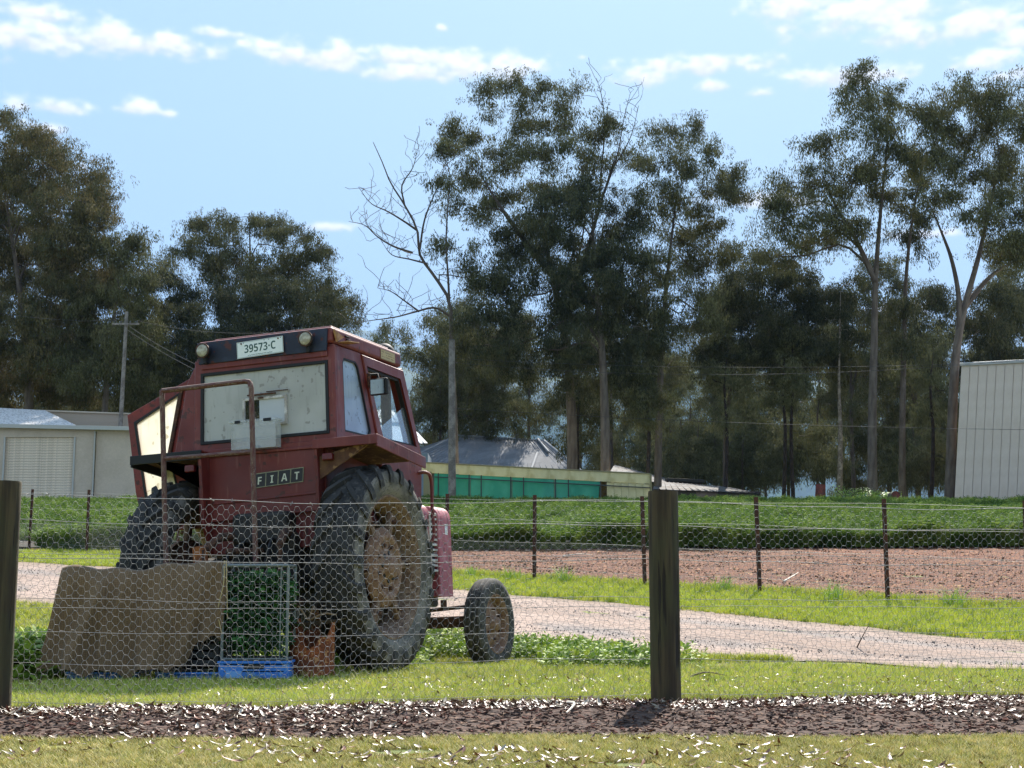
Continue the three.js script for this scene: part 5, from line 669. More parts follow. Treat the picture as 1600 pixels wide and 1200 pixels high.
  { const c = canvasTex(64, 96, (g) => { g.fillStyle = '#e6e4e0'; g.fillRect(0, 0, 64, 96); g.strokeStyle = '#3a3f4a'; g.lineWidth = 5; g.beginPath(); g.moveTo(14, 30); g.lineTo(40, 20); g.lineTo(46, 46); g.stroke(); g.fillStyle = '#4a4f58'; for (let k = 0; k < 4; k++) g.fillRect(12, 58 + k * 8, 38 - k * 5, 3); }); const m = mesh('decal', new THREE.PlaneGeometry(0.07, 0.105), std({ map: c, roughness: 0.5 }), bon); m.position.set(0.3495, 1.27, -2.82); m.rotation.y = Math.PI / 2; }
  mesh('fuel_cap', cylG(0.05, 0.05, 0.05, 0.1, 1.53, -1.5, 0, 0, 0, 14), gasket, bon);
  const stack = part('air_cleaner', tr); mesh('pipe', cylG(0.05, 0.05, 1.45, 0.2, 2.2, -1.78, 0, 0, 0, 14), grease, stack); mesh('cap', uvBox(place(new THREE.SphereGeometry(0.10, 18, 10, 0, 6.283, 0, 1.7), 0.2, 2.9, -1.78)), gasket, stack);
  // ---- fenders
  for (const s of [1, -1]) {
    const f = part('fender', tr), o = s > 0 ? 1.06 : 1.17, z0 = 0.36, z1 = -0.62, y0 = 1.835, y1 = 1.735, sl = Math.atan2(y0 - y1, z0 - z1), L = Math.hypot(z0 - z1, y0 - y1);
    const w = o - 0.5, plate = boxG(w, 0.02, L, s * (0.5 + w / 2), (y0 + y1) / 2, (z0 + z1) / 2, 0.006, -sl); mesh('top_plate', plate, paint, f);
    mesh('underside', boxG(w - 0.03, 0.006, L - 0.03, s * (0.5 + w / 2), (y0 + y1) / 2 - 0.016, (z0 + z1) / 2, 0, -sl), under, f);
    mesh('outer_lip', boxG(0.016, 0.085, L, s * (o - 0.008), (y0 + y1) / 2 - 0.045, (z0 + z1) / 2, 0.005, -sl), s > 0 ? paint : gasket, f);
    mesh('rear_lip', boxG(w, 0.075, 0.016, s * (0.5 + w / 2), y0 - 0.03, z0 + 0.004, 0.005), s > 0 ? paint : gasket, f);
    mesh('side_wall', side(plateG([[-0.36, 1.82], [0.6, 1.74], [0.7, 1.2], [0.55, 1.0], [-0.2, 1.0], [-0.32, 1.25]], 0.02)).translate(s * 0.52, 0, 0), paint, f);
    mesh('brace', plateG([[0, 0], [0.42, 0.24], [0.40, 0.26], [0, 0.18]], 0.012).translate(0, 0, 0).applyMatrix4(new THREE.Matrix4().makeScale(s, 1, 1)).translate(s * 0.53, 1.53, 0.3), under, f);
    mesh('tail_lamp', boxG(0.09, 0.06, 0.05, s * 0.62, 1.70, 0.335, 0.012), std({ color: new THREE.Color(0x5a1512), roughness: 0.3 }), f);
  }
  // ---- cab
  const cab = part('cab', tr);
  mesh('rear_frame', frameG([[-0.66, 1.84], [0.62, 1.84], [0.62, 2.60], [-0.64, 2.60]], [[-0.585, 1.915], [0.565, 1.915], [0.565, 2.485], [-0.575, 2.485]], 0.06, 0.008).translate(0, 0, 0.17), paint, cab);
  mesh('window_seal', frameG([[-0.594, 1.906], [0.574, 1.906], [0.574, 2.494], [-0.584, 2.494]], [[-0.576, 1.924], [0.556, 1.924], [0.556, 2.476], [-0.566, 2.476]], 0.02, 0.004).translate(0, 0, 0.205), gasket, cab);
  // rear pane with an opening for the hatch
  mesh('rear_window', frameG([[-0.58, 1.92], [0.56, 1.92], [0.56, 2.48], [-0.57, 2.48]], [[-0.185, 2.03], [0.185, 2.03], [0.185, 2.235], [-0.185, 2.235]], 0.005, 0).translate(0, 0, 0.196), frosted, cab);
  mesh('hatch_frame', frameG([[-0.2, 2.015], [0.2, 2.015], [0.2, 2.25], [-0.2, 2.25]], [[-0.183, 2.032], [0.183, 2.032], [0.183, 2.233], [-0.183, 2.233]], 0.014, 0.002).translate(0, 0, 0.208), pale, cab);
  mesh('hatch_slide', boxG(0.235, 0.2, 0.006, 0.066, 2.132, 0.20, 0), phys({ color: lin(0.8, 0.82, 0.82), roughness: 0.3, transmission: 0.5, thickness: 0 }), cab);
  mesh('hatch_latch', join(boxG(0.05, 0.012, 0.012, -0.03, 2.245, 0.222, 0.003), boxG(0.26, 0.014, 0.02, -0.02, 2.272, 0.222, 0.005), boxG(0.2, 0.008, 0.01, 0.12, 2.29, 0.215, 0.003)), iron, cab);
  // left corner post that flares outwards, right corner post
  mesh('corner_post', plateG([[-0.64, 2.62], [-0.575, 2.6], [-0.60, 1.82], [-0.88, 1.82], [-0.86, 1.9], [-0.745, 2.44]], 0.05, 0.006).translate(0, 0, 0.13), paint, cab);
  mesh('corner_post', boxG(0.09, 0.82, 0.09, 0.59, 2.22, 0.13, 0.02), paint, cab);
  mesh('corner_trim', boxG(0.035, 0.56, 0.03, -1.035, 2.17, -0.115, 0.006, 0, 0, -0.225), iron, cab);
  // roof
  mesh('roof', join(boxG(1.27, 0.14, 1.40, 0, 2.70, -0.48, 0.035), boxG(1.12, 0.05, 1.15, 0, 2.785, -0.5, 0.024)), paint, cab);
  mesh('headliner', boxG(1.15, 0.02, 1.3, 0, 2.605, -0.48, 0), std({ color: new THREE.Color(0x8a7a66), roughness: 0.9 }), cab);
  mesh('roof_band', plateG([[-0.59, 2.575], [0.575, 2.575], [0.59, 2.752], [-0.605, 2.752]], 0.014, 0.003).translate(0, 0, 0.226), navy, cab);
  mesh('band_skirt', boxG(1.16, 0.075, 0.02, 0, 2.565, 0.212, 0.006), paint, cab);
  for (const [x, y] of [[-0.515, 2.672], [0.43, 2.672]]) { const l = part('work_lamp', tr); mesh('housing', uvBox(place(latheZ([[0.03, -0.07], [0.05, -0.05], [0.06, -0.01], [0.062, 0.01], [0.055, 0.016]], 24), x, y, 0.30)), gasket, l); mesh('lens', uvBox(place(latheZ([[0.056, 0.006], [0.045, 0.018], [0.03, 0.024], [0.0, 0.026]], 24), x, y, 0.30)), std({ map: blotch(0xb4ae9a, 0x968f7a, { cells: 5, rep: 8, grain: 0.1 }), roughness: 0.25 }), l); mesh('bezel', uvBox(place(new THREE.TorusGeometry(0.058, 0.006, 8, 28), x, y, 0.308)), iron, l); mesh('stalk', boxG(0.03, 0.06, 0.05, x, y - 0.075, 0.25, 0.006), gasket, l); }
  { // number plate
    const c = canvasTex(512, 160, (g) => { g.fillStyle = '#dfe3de'; g.fillRect(0, 0, 512, 160); g.strokeStyle = '#8c9a94'; g.lineWidth = 5; g.strokeRect(6, 6, 500, 148); g.fillStyle = '#24493f'; g.font = 'bold 104px sans-serif'; g.textAlign = 'center'; g.textBaseline = 'middle'; g.save(); g.translate(256, 74); g.scale(0.92, 1.06); g.fillText('39573·C', 0, 0); g.restore(); for (let k = 0; k < 22; k++) g.fillRect(120 + k * 12.4, 136 + 3 * hash2(k, 4, 6), 5 + 5 * hash2(k, 9, 2), 7); for (const x of [70, 300, 350, 480]) { g.fillStyle = '#3d4442'; g.fillRect(x, 10, 12, 6); } for (let k = 0; k < 60; k++) { g.fillStyle = `rgba(110,100,85,${0.05 + 0.12 * hash2(k, 3, 1)})`; g.fillRect(hash2(k, 1, 2) * 512, hash2(k, 2, 5) * 160, 3 + 10 * hash2(k, 5, 3), 2 + 3 * hash2(k, 7, 3)); } });
    const p = part('number_plate', tr); p.position.set(-0.01, 2.655, 0.246); p.rotation.z = 0.035; mesh('backing', boxG(0.432, 0.142, 0.008, 0, 0, 0, 0.003), iron, p); const m = mesh('plate_face', new THREE.PlaneGeometry(0.425, 0.135), std({ map: c, roughness: 0.45 }), p); m.position.z = 0.0055; for (const x of [-0.17, 0.17]) mesh('screw', cylG(0.007, 0.007, 0.006, x, 0.052, 0.008, Math.PI / 2, 0, 0, 8), iron, p);
  }
  // right side: quarter window, door, pillars
  const q = [[-0.19, 1.85], [-0.19, 2.62], [0.30, 2.62], [0.60, 1.85]], qh = [[-0.04, 1.93], [-0.055, 2.50], [-0.03, 2.54], [0.20, 2.54], [0.245, 2.51], [0.47, 1.98], [0.44, 1.93]];
  mesh('quarter_frame', side(frameG(q, qh, 0.05, 0.008)).translate(0.6, 0, 0), paint, cab); mesh('quarter_seal', side(frameG(qh.map(([a, b]) => [a * 1.0, b]), qh.map(([a, b]) => [0.18 + (a - 0.18) * 0.94, 2.24 + (b - 2.24) * 0.95]), 0.02, 0.003)).translate(0.618, 0, 0), gasket, cab); mesh('quarter_glass', side(plateG(qh.map(([a, b]) => [0.18 + (a - 0.18) * 0.97, 2.24 + (b - 2.24) * 0.97]), 0.004, 0)).translate(0.612, 0, 0), quarterGlass, cab);
  mesh('quarter_frame', side(frameG(q, qh, 0.05, 0.008)).translate(-0.6, 0, 0), paint, cab); mesh('quarter_glass', side(plateG(qh.map(([a, b]) => [0.18 + (a - 0.18) * 0.97, 2.24 + (b - 2.24) * 0.97]), 0.004, 0)).translate(-0.6, 0, 0), glass, cab);
  const door = part('right_door', tr), dO = [[0.315, 2.61], [1.17, 2.60], [1.53, 1.86], [1.45, 1.25], [0.72, 1.25], [0.62, 1.85]], dH = [[0.385, 2.53], [1.10, 2.52], [1.42, 1.94], [0.69, 1.94]];
  mesh('door_frame', side(frameG(dO, dH, 0.05, 0.008)).translate(0.615, 0, 0), paint, door); mesh('door_seal', side(frameG(dH, dH.map(([a, b]) => [0.9 + (a - 0.9) * 0.95, 2.2 + (b - 2.2) * 0.93]), 0.03, 0.003)).translate(0.61, 0, 0), gasket, door);
  mesh('door_glass', side(plateG([[0.66, 2.02], [0.80, 1.95], [1.40, 1.95], [1.21, 2.28]], 0.004, 0)).translate(0.612, 0, 0), glass, door); mesh('door_handle', join(boxG(0.03, 0.1, 0.03, 0.66, 2.42, -0.40, 0.01), boxG(0.03, 0.03, 0.1, 0.665, 2.36, -0.43, 0.01)), iron, door);
  for (const s of [1, -1]) mesh('front_post', tubeG([[s * 0.59, 2.62, -1.16], [s * 0.59, 1.86, -1.50], [s * 0.56, 1.2, -1.46]], 0.045, 8), paint, cab);
  { const g = frameG([[-0.6, 0], [0.6, 0], [0.57, 0.82], [-0.57, 0.82]], [[-0.53, 0.06], [0.53, 0.06], [0.51, 0.76], [-0.51, 0.76]], 0.05, 0.006); g.rotateX(Math.atan2(0.34, 0.76)); mesh('windscreen_frame', g.translate(0, 1.86, -1.5), paint, cab); const w = plateG([[-0.54, 0.05], [0.54, 0.05], [0.52, 0.77], [-0.52, 0.77]], 0.004, 0); w.rotateX(Math.atan2(0.34, 0.76)); mesh('windscreen', w.translate(0, 1.86, -1.5), glass, cab); }
  mesh('cowl_panel', boxG(1.15, 0.66, 0.05, 0, 1.53, -1.47, 0.01), paint, cab);
  mesh('floor', boxG(1.1, 0.04, 1.5, 0, 1.22, -0.7, 0.005), grease, cab);
  // rear body panel with its pressed fold and badge
  mesh('rear_panel', join(plateG([[-0.62, 1.85], [0.56, 1.85], [0.53, 1.30], [-0.60, 1.26]], 0.02, 0.004).translate(0, 0, 0.215), boxG(1.14, 0.03, 0.03, -0.02, 1.80, 0.232, 0.01), boxG(1.1, 0.018, 0.02, -0.02, 1.42, 0.23, 0.006, 0, 0, 0.03)), paint, cab);
  mesh('lower_panel', plateG([[-0.56, 1.27], [0.5, 1.30], [0.46, 1.02], [-0.5, 1.0]], 0.02, 0.004).translate(0, 0, 0.17), paint, cab);
  const badge = part('badge', tr); badge.position.set(0.125, 1.578, 0.232); badge.rotation.z = 0.05; mesh('backing', plateG([[-0.232, -0.058], [0.218, -0.058], [0.232, 0.058], [-0.218, 0.058]], 0.008, 0.001), std({ map: blotch(0x8c8a6c, 0x77755c, { cells: 4, rep: 8 }), roughness: 0.5 }), badge);
  'FIAT'.split('').forEach((ch, i) => { const c = canvasTex(128, 128, (g) => { g.fillStyle = '#1d1a1c'; g.fillRect(0, 0, 128, 128); g.fillStyle = '#c4c4ae'; g.font = 'bold 104px sans-serif'; g.textAlign = 'center'; g.textBaseline = 'middle'; g.fillText(ch, 64, 68); }); const g = new THREE.PlaneGeometry(0.103, 0.104), p = g.attributes.position; for (let k = 0; k < 4; k++) p.setX(k, p.getX(k) + p.getY(k) * 0.12); const m = mesh('letter_tile', g, std({ map: c, roughness: 0.5 }), badge); m.position.set(-0.168 + i * 0.112, 0, 0.0062); });
  // interior
  mesh('seat', join(boxG(0.46, 0.12, 0.46, 0, 1.55, -0.35, 0.04), boxG(0.46, 0.42, 0.1, 0, 1.76, -0.1, 0.04, 0.1), boxG(0.2, 0.25, 0.2, 0, 1.36, -0.35, 0.02)), gasket, cab);
  { const wheel = place(new THREE.TorusGeometry(0.21, 0.016, 8, 32), 0, 0, 0, -1.1); mesh('steering_wheel', uvBox(place(wheel, 0, 1.92, -0.98)), gasket, cab); mesh('steering_column', tubeG([[0, 1.91, -0.98], [0, 1.4, -1.3]], 0.025, 8), gasket, cab); }
  // left door standing open
  const ld = part('left_door', tr), lo = [[-0.90, 2.53], [-1.52, 2.27], [-1.44, 1.60], [-1.36, 1.25], [-0.78, 1.25], [-0.78, 2.5]], lh = [[-0.995, 2.42], [-1.45, 2.20], [-1.355, 1.60], [-1.30, 1.36], [-1.0, 1.36], [-1.03, 1.62], [-1.11, 1.91]];
  mesh('door_frame', frameG(lo, lh, 0.045, 0.006).translate(0, 0, -0.15), std({ map: blotch(0x7e2c22, 0x6a2420, { cells: 4, third: 0x4a2018, rep: 1.5 }), roughness: 0.6 }), ld); mesh('door_pane', plateG(lh.map(([a, b]) => [-1.22 + (a + 1.22) * 1.04, 1.9 + (b - 1.9) * 1.03]), 0.005, 0).translate(0, 0, -0.15), cream, ld);
  mesh('door_seal', frameG(lh.map(([a, b]) => [-1.22 + (a + 1.22) * 1.02, 1.9 + (b - 1.9) * 1.01]), lh.map(([a, b]) => [-1.22 + (a + 1.22) * 0.93, 1.9 + (b - 1.9) * 0.965]), 0.012, 0.002).translate(0, 0, -0.122), gasket, ld);
  for (const y of [2.3, 1.5]) mesh('hinge', boxG(0.2, 0.05, 0.03, -0.72, y, -0.12, 0.008), iron, ld);
  // mirror, hand rail, small plates
  const mir = part('wing_mirror', tr); mesh('housing', boxG(0.165, 0.145, 0.035, 0.75, 2.345, -0.40, 0.02), gasket, mir); const mf = mesh('mirror_glass', new THREE.PlaneGeometry(0.142, 0.122), std({ color: lin(0.85, 0.82, 0.72), metalness: 1, roughness: 0.04 }), mir); mf.position.set(0.75, 2.345, -0.3815); mesh('arm', tubeG([[0.74, 2.40, -0.42], [0.72, 2.46, -0.44], [0.64, 2.46, -0.42]], 0.011, 6), gasket, mir);
  mesh('hand_rail', tubeG(curve([[0.62, 1.70, -1.42], [0.70, 1.71, -1.46], [0.71, 1.68, -1.56], [0.71, 1.4, -1.58], [0.71, 1.1, -1.56], [0.64, 1.05, -1.5]], 20), 0.016, 8), paint, tr);
  mesh('cab_step', join(boxG(0.28, 0.03, 0.3, 0.55, 0.62, -1.2, 0.006), boxG(0.02, 0.6, 0.05, 0.44, 0.9, -1.2, 0.005), boxG(0.26, 0.03, 0.3, 0.56, 0.95, -1.2, 0.006)), iron, tr);
  const rusty = std({ map: blotch(0xa8825a, 0x8a6440, { cells: 4, rep: 6 }), roughness: 0.8 }); mesh('roof_bracket', join(side(plateG([[-0.24, 2.735], [-0.06, 2.70], [-0.19, 2.645]], 0.012, 0.002)).translate(0.652, 0, 0), boxG(0.09, 0.008, 0.22, 0.68, 2.66, 0.02, 0.002, 0.1)), rusty, tr);
  mesh('roof_vent', join(boxG(0.016, 0.012, 0.07, 0.642, 2.72, -0.03, 0.003), boxG(0.016, 0.012, 0.07, 0.642, 2.695, -0.05, 0.003)), gasket, tr);
  { const c = canvasTex(192, 80, (g) => { g.fillStyle = '#b09a6c'; g.fillRect(0, 0, 192, 80); g.strokeStyle = '#6e5a3a'; g.lineWidth = 4; g.strokeRect(4, 4, 184, 72); g.fillStyle = '#6e5a3a'; for (let l = 0; l < 3; l++) for (let k = 0; k < 14; k++) if (hash2(k, l, 4) > 0.25) g.fillRect(14 + k * 12, 16 + l * 19, 8, 9); }); const m = mesh('side_plate', new THREE.PlaneGeometry(0.31, 0.09), std({ map: c, roughness: 0.6 }), tr); m.position.set(0.6385, 2.69, -0.86); m.rotation.y = Math.PI / 2; }
  // carrying frame on the linkage
  const fr = part('carrying_frame', tr), Z = 0.86; mesh('upright', tubeG([[-0.51, 0.45, Z], [-0.53, 1.4, Z], [-0.545, 2.27, Z]], 0.021, 8), tubeRust, fr); mesh('upright', tubeG([[0.26, 0.45, Z], [0.25, 1.4, Z], [0.243, 2.21, Z], [0.23, 2.26, Z]], 0.021, 8), tubeRust, fr); mesh('top_bar', tubeG([[-0.545, 2.265, Z], [0.19, 2.27, Z], [0.23, 2.26, Z]], 0.02, 8), tubeRust, fr); mesh('middle_bar', tubeG([[-0.535, 1.73, Z], [0.25, 1.72, Z]], 0.017, 8), tubeRust, fr); mesh('base_bar', boxG(0.9, 0.06, 0.06, -0.1, 0.5, Z + 0.05, 0.008), tubeRust, fr);
  // clear tub hooked under the rear window
  const tubM = phys({ color: lin(0.9, 0.9, 0.88), roughness: 0.15, transmission: 0.85, thickness: 0, side: THREE.DoubleSide });
  const tub = thing('plastic_tub', 'clear plastic tub hanging on the tractor rear window sill', 'tub'); tub.position.copy(tr.position); tub.rotation.copy(tr.rotation);
  const zf = 0.335, zb = 0.245, zm = 0.29, zw = 0.09; mesh('shell', join(boxG(0.40, 0.22, 0.004, -0.04, 1.93, zf, 0), boxG(0.40, 0.22, 0.004, -0.04, 1.93, zb, 0), boxG(0.004, 0.22, zw, -0.24, 1.93, zm, 0), boxG(0.004, 0.22, zw, 0.16, 1.93, zm, 0), boxG(0.40, 0.004, zw, -0.04, 1.82, zm, 0)), tubM, tub); mesh('rim', join(boxG(0.43, 0.022, 0.016, -0.04, 2.045, zf + 0.008, 0.005), boxG(0.43, 0.022, 0.016, -0.04, 2.045, zb - 0.004, 0.005), boxG(0.016, 0.022, zw, -0.25, 2.045, zm, 0.005), boxG(0.016, 0.022, zw, 0.17, 2.045, zm, 0.005)), tubM, tub); mesh('clip', join(boxG(0.05, 0.025, 0.01, -0.17, 2.04, zf + 0.02, 0.004), boxG(0.07, 0.025, 0.01, 0.1, 2.04, zf + 0.02, 0.004)), gasket, tub); mesh('contents', boxG(0.08, 0.02, 0.05, -0.04, 1.835, zm, 0.006), gasket, tub);
}
function canvasTex(w, h, draw) { const c = document.createElement('canvas'); c.width = w; c.height = h; draw(c.getContext('2d')); const t = new THREE.CanvasTexture(c); t.colorSpace = THREE.SRGBColorSpace; t.anisotropy = 4; return t; }
function latheZ(profile, seg) { const g = new THREE.LatheGeometry(profile.map(([r, z]) => new THREE.Vector2(r, z)), seg); g.rotateX(Math.PI / 2); return g; }

// ------------------------------------------------------------------ crates, hessian, cage and scrap beside the tractor
{
  const blue = std({ map: blotch(0x2c6cc0, 0x3a7ccc, { cells: 4, rep: 2, grain: 0.05, third: 0x6a93c8 }), roughness: 0.5 }), black = std({ map: blotch(0x1b1c1f, 0x26272a, { cells: 4, rep: 3 }), roughness: 0.6 });
  // slatted crate: floor, corner posts, slats on each side
  function crate(name, label, x, y, d, w, h, dep, mat, ry, group) {
    const t = thing(name, label, 'crate', [x, y, -d], ry, group), n = Math.max(2, Math.round(h / 0.075));
    mesh('base', boxG(w, 0.016, dep, 0, 0.01, 0, 0.004), mat, t);
    for (const [sx, sz] of [[1, 1], [1, -1], [-1, 1], [-1, -1]]) mesh('corner', boxG(0.04, h, 0.04, sx * (w / 2 - 0.02), h / 2, sz * (dep / 2 - 0.02), 0.008), mat, t);
    for (let k = 0; k < n; k++) { const yy = 0.03 + (h - 0.05) * (k + 0.5) / n, hh = (h - 0.03) / n * 0.72; for (const s of [1, -1]) { mesh('slat', boxG(w - 0.04, hh, 0.008, 0, yy, s * (dep / 2 - 0.006), 0.003), mat, t); mesh('slat', boxG(0.008, hh, dep - 0.04, s * (w / 2 - 0.006), yy, 0, 0.003), mat, t); } }
    mesh('rim', join(boxG(w + 0.012, 0.018, 0.02, 0, h - 0.006, dep / 2, 0.005), boxG(w + 0.012, 0.018, 0.02, 0, h - 0.006, -dep / 2, 0.005), boxG(0.02, 0.018, dep, w / 2, h - 0.006, 0, 0.005), boxG(0.02, 0.018, dep, -w / 2, h - 0.006, 0, 0.005)), mat, t);
    return t;
  }
  const D = 10.45;
  const b = crate('blue_crate', 'bright blue plastic crate on the grass under the wire cage of greens', -1.83, 0.0, 10.4, 0.50, 0.15, 0.36, blue, 0.03, 'blue crates'); mesh('hand_slot', boxG(0.14, 0.03, 0.006, 0, 0.115, 0.183, 0.002), black, b); mesh('label', boxG(0.11, 0.05, 0.004, -0.14, 0.06, 0.184, 0.001), std({ color: new THREE.Color(0x6fa0d8), roughness: 0.6 }), b);
  crate('blue_crate', 'flat blue crate in the shade under the right end of the hessian', -2.32, -0.02, 10.5, 0.44, 0.09, 0.4, blue, 0.02, 'blue crates');
  crate('blue_crate', 'flat blue crate in the shade under the left end of the hessian', -2.92, -0.02, 10.5, 0.5, 0.09, 0.4, blue, -0.03, 'blue crates');
  crate('black_crate', 'lower black produce crate behind the hessian, left stack', -2.92, 0.075, 10.52, 0.5, 0.34, 0.38, black, 0.0, 'black crates under the hessian');
  crate('black_crate', 'upper black produce crate under the hessian, left stack', -2.92, 0.42, 10.52, 0.5, 0.35, 0.38, black, 0.02, 'black crates under the hessian');
  crate('black_crate', 'lower black produce crate behind the hessian, right stack', -2.33, 0.075, 10.52, 0.46, 0.34, 0.38, black, 0.02, 'black crates under the hessian');
  crate('black_crate', 'upper black produce crate under the hessian, right stack', -2.33, 0.42, 10.52, 0.46, 0.36, 0.38, black, -0.02, 'black crates under the hessian');
  // hessian sheet thrown over the crates
  {
    const weave = tex(256, (u, v) => { const a = 0.5 + 0.5 * Math.sin(u * 256 * 0.785), c = 0.5 + 0.5 * Math.sin(v * 256 * 0.785), n = fbm(u * 3, v * 3, 5, 3, 201), f = 0.82 + 0.12 * a + 0.12 * c; const k = mixc(hex(0x80664b), hex(0x68523b), smooth(0.2, 0.8, n) * 0.5); return [k[0] * f, k[1] * f, k[2] * f]; }, true, 2);
    const mat = phys({ map: weave, roughness: 1, transmission: 0.12, thickness: 0, side: THREE.DoubleSide, bumpMap: weave, bumpScale: 0.002 });
    const nu = 90, nv = 70, pos = [], uv = [], idx = [];
    const topY = (u) => 0.80 + 0.045 * u + 0.018 * Math.sin(u * 9 + 1) + 0.022 * Math.exp(-(((u - 0.97) / 0.05) ** 2)) + 0.012 * Math.sin(u * 23);
    for (let j = 0; j <= nv; j++) for (let i = 0; i <= nu; i++) {
      const u = i / nu, v = j / nv; let x, y, d; const xl = lerp(-3.235, -3.33, smooth(0.25, 1, v)), xr = lerp(-2.035, -2.05, v);
      if (v < 0.25) { const s = v / 0.25; x = lerp(xl, xr, u); y = topY(u) - 0.02 * (1 - s) - 0.1 * Math.max(0, 0.4 - s); d = lerp(10.76, 10.31, s); }
      else { const s = (v - 0.25) / 0.75, len = lerp(0.72, 0.76, u) - 0.20 * smooth(0.76, 0.88, u) + 0.02 * Math.sin(u * 31) + 0.012 * Math.sin(u * 57); x = lerp(xl, xr, u) + 0.02 * Math.sin(s * 4 + u * 7) * s; const drop = s * len; y = topY(u) - drop + 0.03 * (1 - Math.exp(-s * 30)) * 0; const fold = (0.075 * Math.pow(1 - Math.abs(Math.sin(u * 7.5 + 0.5 + s * 0.9 + 0.6 * Math.sin(u * 4))), 2) + 0.04 * Math.pow(1 - Math.abs(Math.sin(u * 17 + 2 - s * 1.6)), 3) + 0.02 * Math.sin(u * 33 + s * 2) + 0.050 * (fbm(u * 3, s * 1.3, 2, 0, 41) - 0.5) * 2) * smooth(0, 0.35, s) + 0.03 * Math.exp(-(((u - 0.30 - 0.12 * (1 - s)) / 0.035) ** 2)) + 0.035 * Math.exp(-(((u - 0.93 + 0.18 * s) / 0.04) ** 2)); d = 10.31 - 0.05 * Math.sqrt(Math.min(1, s * 8)) - 0.10 * s * (1 - u) - fold; }
      pos.push(x, y, -d); uv.push(x, v * 1.2);
    }
    for (let j = 0; j < nv; j++) for (let i = 0; i < nu; i++) { const a = j * (nu + 1) + i; idx.push(a, a + nu + 1, a + 1, a + 1, a + nu + 1, a + nu + 2); }
    const g = new THREE.BufferGeometry(); g.setAttribute('position', new THREE.Float32BufferAttribute(pos, 3)); g.setAttribute('uv', new THREE.Float32BufferAttribute(uv, 2)); g.setIndex(idx); g.computeVertexNormals();
    const t = thing('hessian_sheet', 'brown hessian sheet draped over the crates at the left', 'sheet'); mesh('cloth', g, mat, t);
    const r = rngOf(9), fr = []; for (let k = 0; k < 70; k++) { const i = Math.floor(r() * nu), a = (nv * (nu + 1) + i) * 3, p = V(pos[a], pos[a + 1], pos[a + 2]); fr.push(tubeG([p, p.clone().add(V((r() - 0.5) * 0.02, -0.02, 0.004)), p.clone().add(V((r() - 0.5) * 0.04, -0.03 - 0.03 * r(), 0.006))], 0.0016, 3, false)); } mesh('frayed_edge', join(fr), mat, t);
    const rope = (pts) => tubeG(curve(pts, 20), 0.0045, 5); mesh('tie_cord', join(rope([[-2.06, 0.86, -10.25], [-2.055, 0.7, -10.22], [-2.09, 0.5, -10.22], [-2.06, 0.35, -10.22]]), rope([[-2.045, 0.86, -10.24], [-2.03, 0.65, -10.22], [-2.02, 0.45, -10.22]])), std({ color: new THREE.Color(0xb59f72), roughness: 1 }), t);
  }
  // galvanised cage of greens standing on the blue crate
  const steel = std({ color: lin(0.17, 0.185, 0.18), metalness: 0.2, roughness: 0.6 }), t = thing('wire_cage', 'galvanised wire cage of greens beside the hessian', 'cage', [-1.83, 0.155, -10.42]);
  const w = 0.46, h = 0.67, dp = 0.34; for (const [sx, sz] of [[1, 1], [1, -1], [-1, 1], [-1, -1]]) mesh('upright', tubeG([[sx * w / 2, 0, sz * dp / 2], [sx * w / 2, h, sz * dp / 2]], 0.011, 8), steel, t);
  for (const y of [0.012, h]) for (const s of [1, -1]) { mesh('rail', tubeG([[-w / 2, y, s * dp / 2], [w / 2, y, s * dp / 2]], y > 0.1 ? 0.013 : 0.008, 8), steel, t); mesh('rail', tubeG([[s * w / 2, y, -dp / 2], [s * w / 2, y, dp / 2]], 0.01, 8), steel, t); }
  mesh('back_post', tubeG([[w / 2 - 0.05, 0, dp / 2], [w / 2 - 0.05, h, dp / 2]], 0.006, 6), steel, t);
  const bars = []; for (let k = 1; k < 10; k++) for (const s of [1, -1]) bars.push(tubeG([[-w / 2, h * k / 10, s * dp / 2], [w / 2, h * k / 10, s * dp / 2]], 0.0018, 4, false)); for (let k = 1; k < 9; k++) for (const s of [1, -1]) bars.push(tubeG([[-w / 2 + w * k / 9, 0, s * dp / 2], [-w / 2 + w * k / 9, h, s * dp / 2]], 0.0018, 4, false)); mesh('mesh_wires', join(bars), steel, t);
  const floorG = boxG(w, 0.012, dp, 0, 0.006, 0, 0); mesh('tray', floorG, steel, t);
  stuff('cut_greens', leafSpray(30, 0.024, 0.09, 0.12, 92), weedMat, scatter(240, 93, (r) => M4(-1.83 + (r() - 0.5) * 0.34, 0.17 + r() * 0.5, -10.42 + (r() - 0.5) * 0.24, r() * 6.28, 0.8 + 0.4 * r(), (r() - 0.5) * 2)), 'dark leafy greens packed inside the wire cage', 'greens', greens([0x3f6a2e, 0x355c2a, 0x4c7a36, 0x2c4c26]));
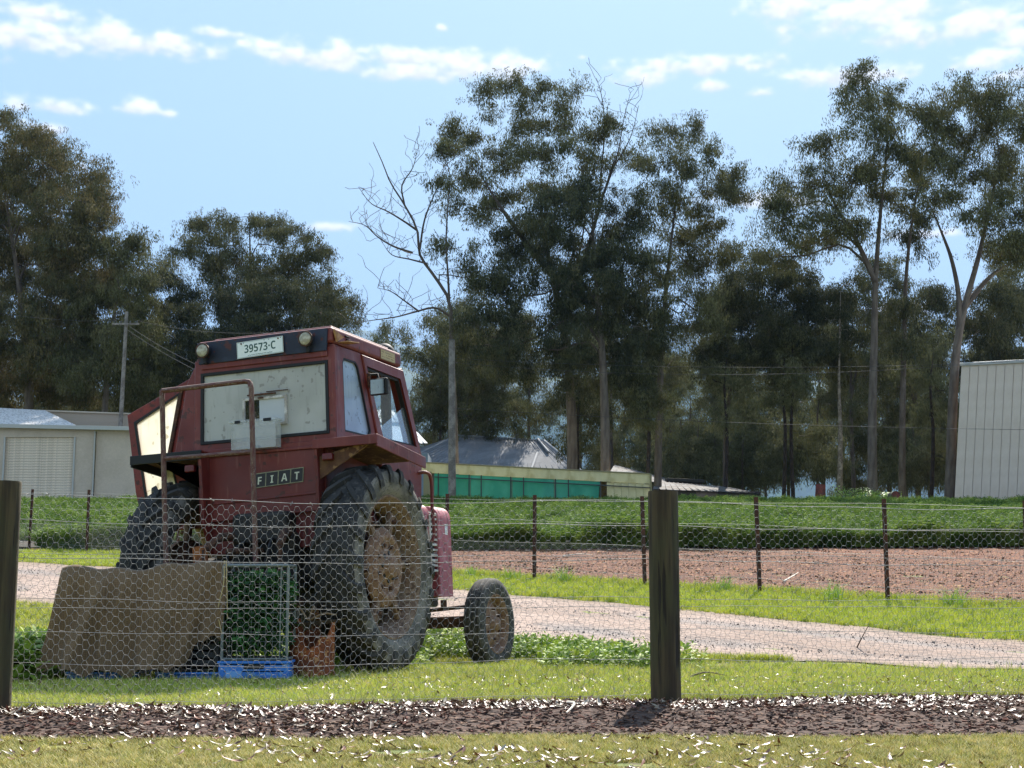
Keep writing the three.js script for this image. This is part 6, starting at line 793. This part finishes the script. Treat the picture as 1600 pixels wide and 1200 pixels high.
  // rusty drum shell with a torn top, in front of the big tyre
  {
    const rust = std({ map: blotch(0x8a4a26, 0x6a3820, { cells: 4, rep: 2.4, third: 0xa87a52, grain: 0.16 }), roughness: 0.9 }), inner = rust;
    const q = thing('rusty_drum', 'cut down rusty steel drum standing before the big rear tyre', 'drum', [-1.47, 0.0, -10.62]); const ring = (rad, thick, mat, name) => { const n = 48, pos = [], uv = [], idx = []; for (let i = 0; i <= n; i++) { const a = i / n * 6.2832, top = 0.36 + 0.05 * Math.sin(a * 2 + 0.6) + 0.03 * Math.sin(a * 7) + 0.02 * Math.sin(a * 13 + 1) - 0.10 * smooth(0.75, 1, Math.cos(a - 1.25)); [0, 0.12, 0.13, 0.145, 0.155, 0.9, 1].forEach((t, k) => { const bead = k === 2 || k === 3 ? 0.008 : 0; const rr = rad + bead + (k > 4 ? 0.012 * Math.sin(a * 3) : 0); pos.push(Math.cos(a) * rr, top * t, Math.sin(a) * rr); uv.push(a * rad, top * t); }); } for (let i = 0; i < n; i++) for (let k = 0; k < 6; k++) { const a = i * 7 + k; idx.push(a, a + 1, a + 7, a + 7, a + 1, a + 8); } const g = new THREE.BufferGeometry(); g.setAttribute('position', new THREE.Float32BufferAttribute(pos, 3)); g.setAttribute('uv', new THREE.Float32BufferAttribute(uv, 2)); g.setIndex(idx); g.computeVertexNormals(); mesh(name, g, mat, q); };
    ring(0.165, 0, rust, 'shell'); ring(0.157, 0, inner, 'lining'); mesh('base', cylG(0.16, 0.16, 0.01, 0, 0.01, 0, 0, 0, 0, 32), inner, q);
    const p = thing('broken_plank', 'weathered broken plank lying across the top of the rusty drum', 'plank', [-1.45, 0.41, -10.62], 0.35); p.rotation.z = 0.08; mesh('board', boxG(0.34, 0.028, 0.09, 0, 0, 0, 0.005), std({ map: timberTex, color: new THREE.Color(0xd8c4a8), roughness: 0.95 }), p); mesh('splinter', plateG([[0.15, -0.01], [0.24, 0.02], [0.16, 0.016]], 0.05, 0.001), std({ map: timberTex, roughness: 0.95 }), p);
    const tw = thing('bent_twigs', 'bent dry twigs sticking out above the rusty drum', 'twigs', [-1.5, 0.43, -10.6]); for (const [a, b2, c2] of [[-0.16, 0.12, 0.05], [0.06, 0.1, 0.16], [0.2, 0.05, -0.04]]) mesh('twig', tubeG(curve([[0, 0, 0], [a * 0.6, b2, 0.02], [a, b2 * 0.8, c2]], 8), 0.007, 5), std({ color: new THREE.Color(0x8d745a), roughness: 0.9 }), tw);
  }
}

renderer.render(scene, camera);
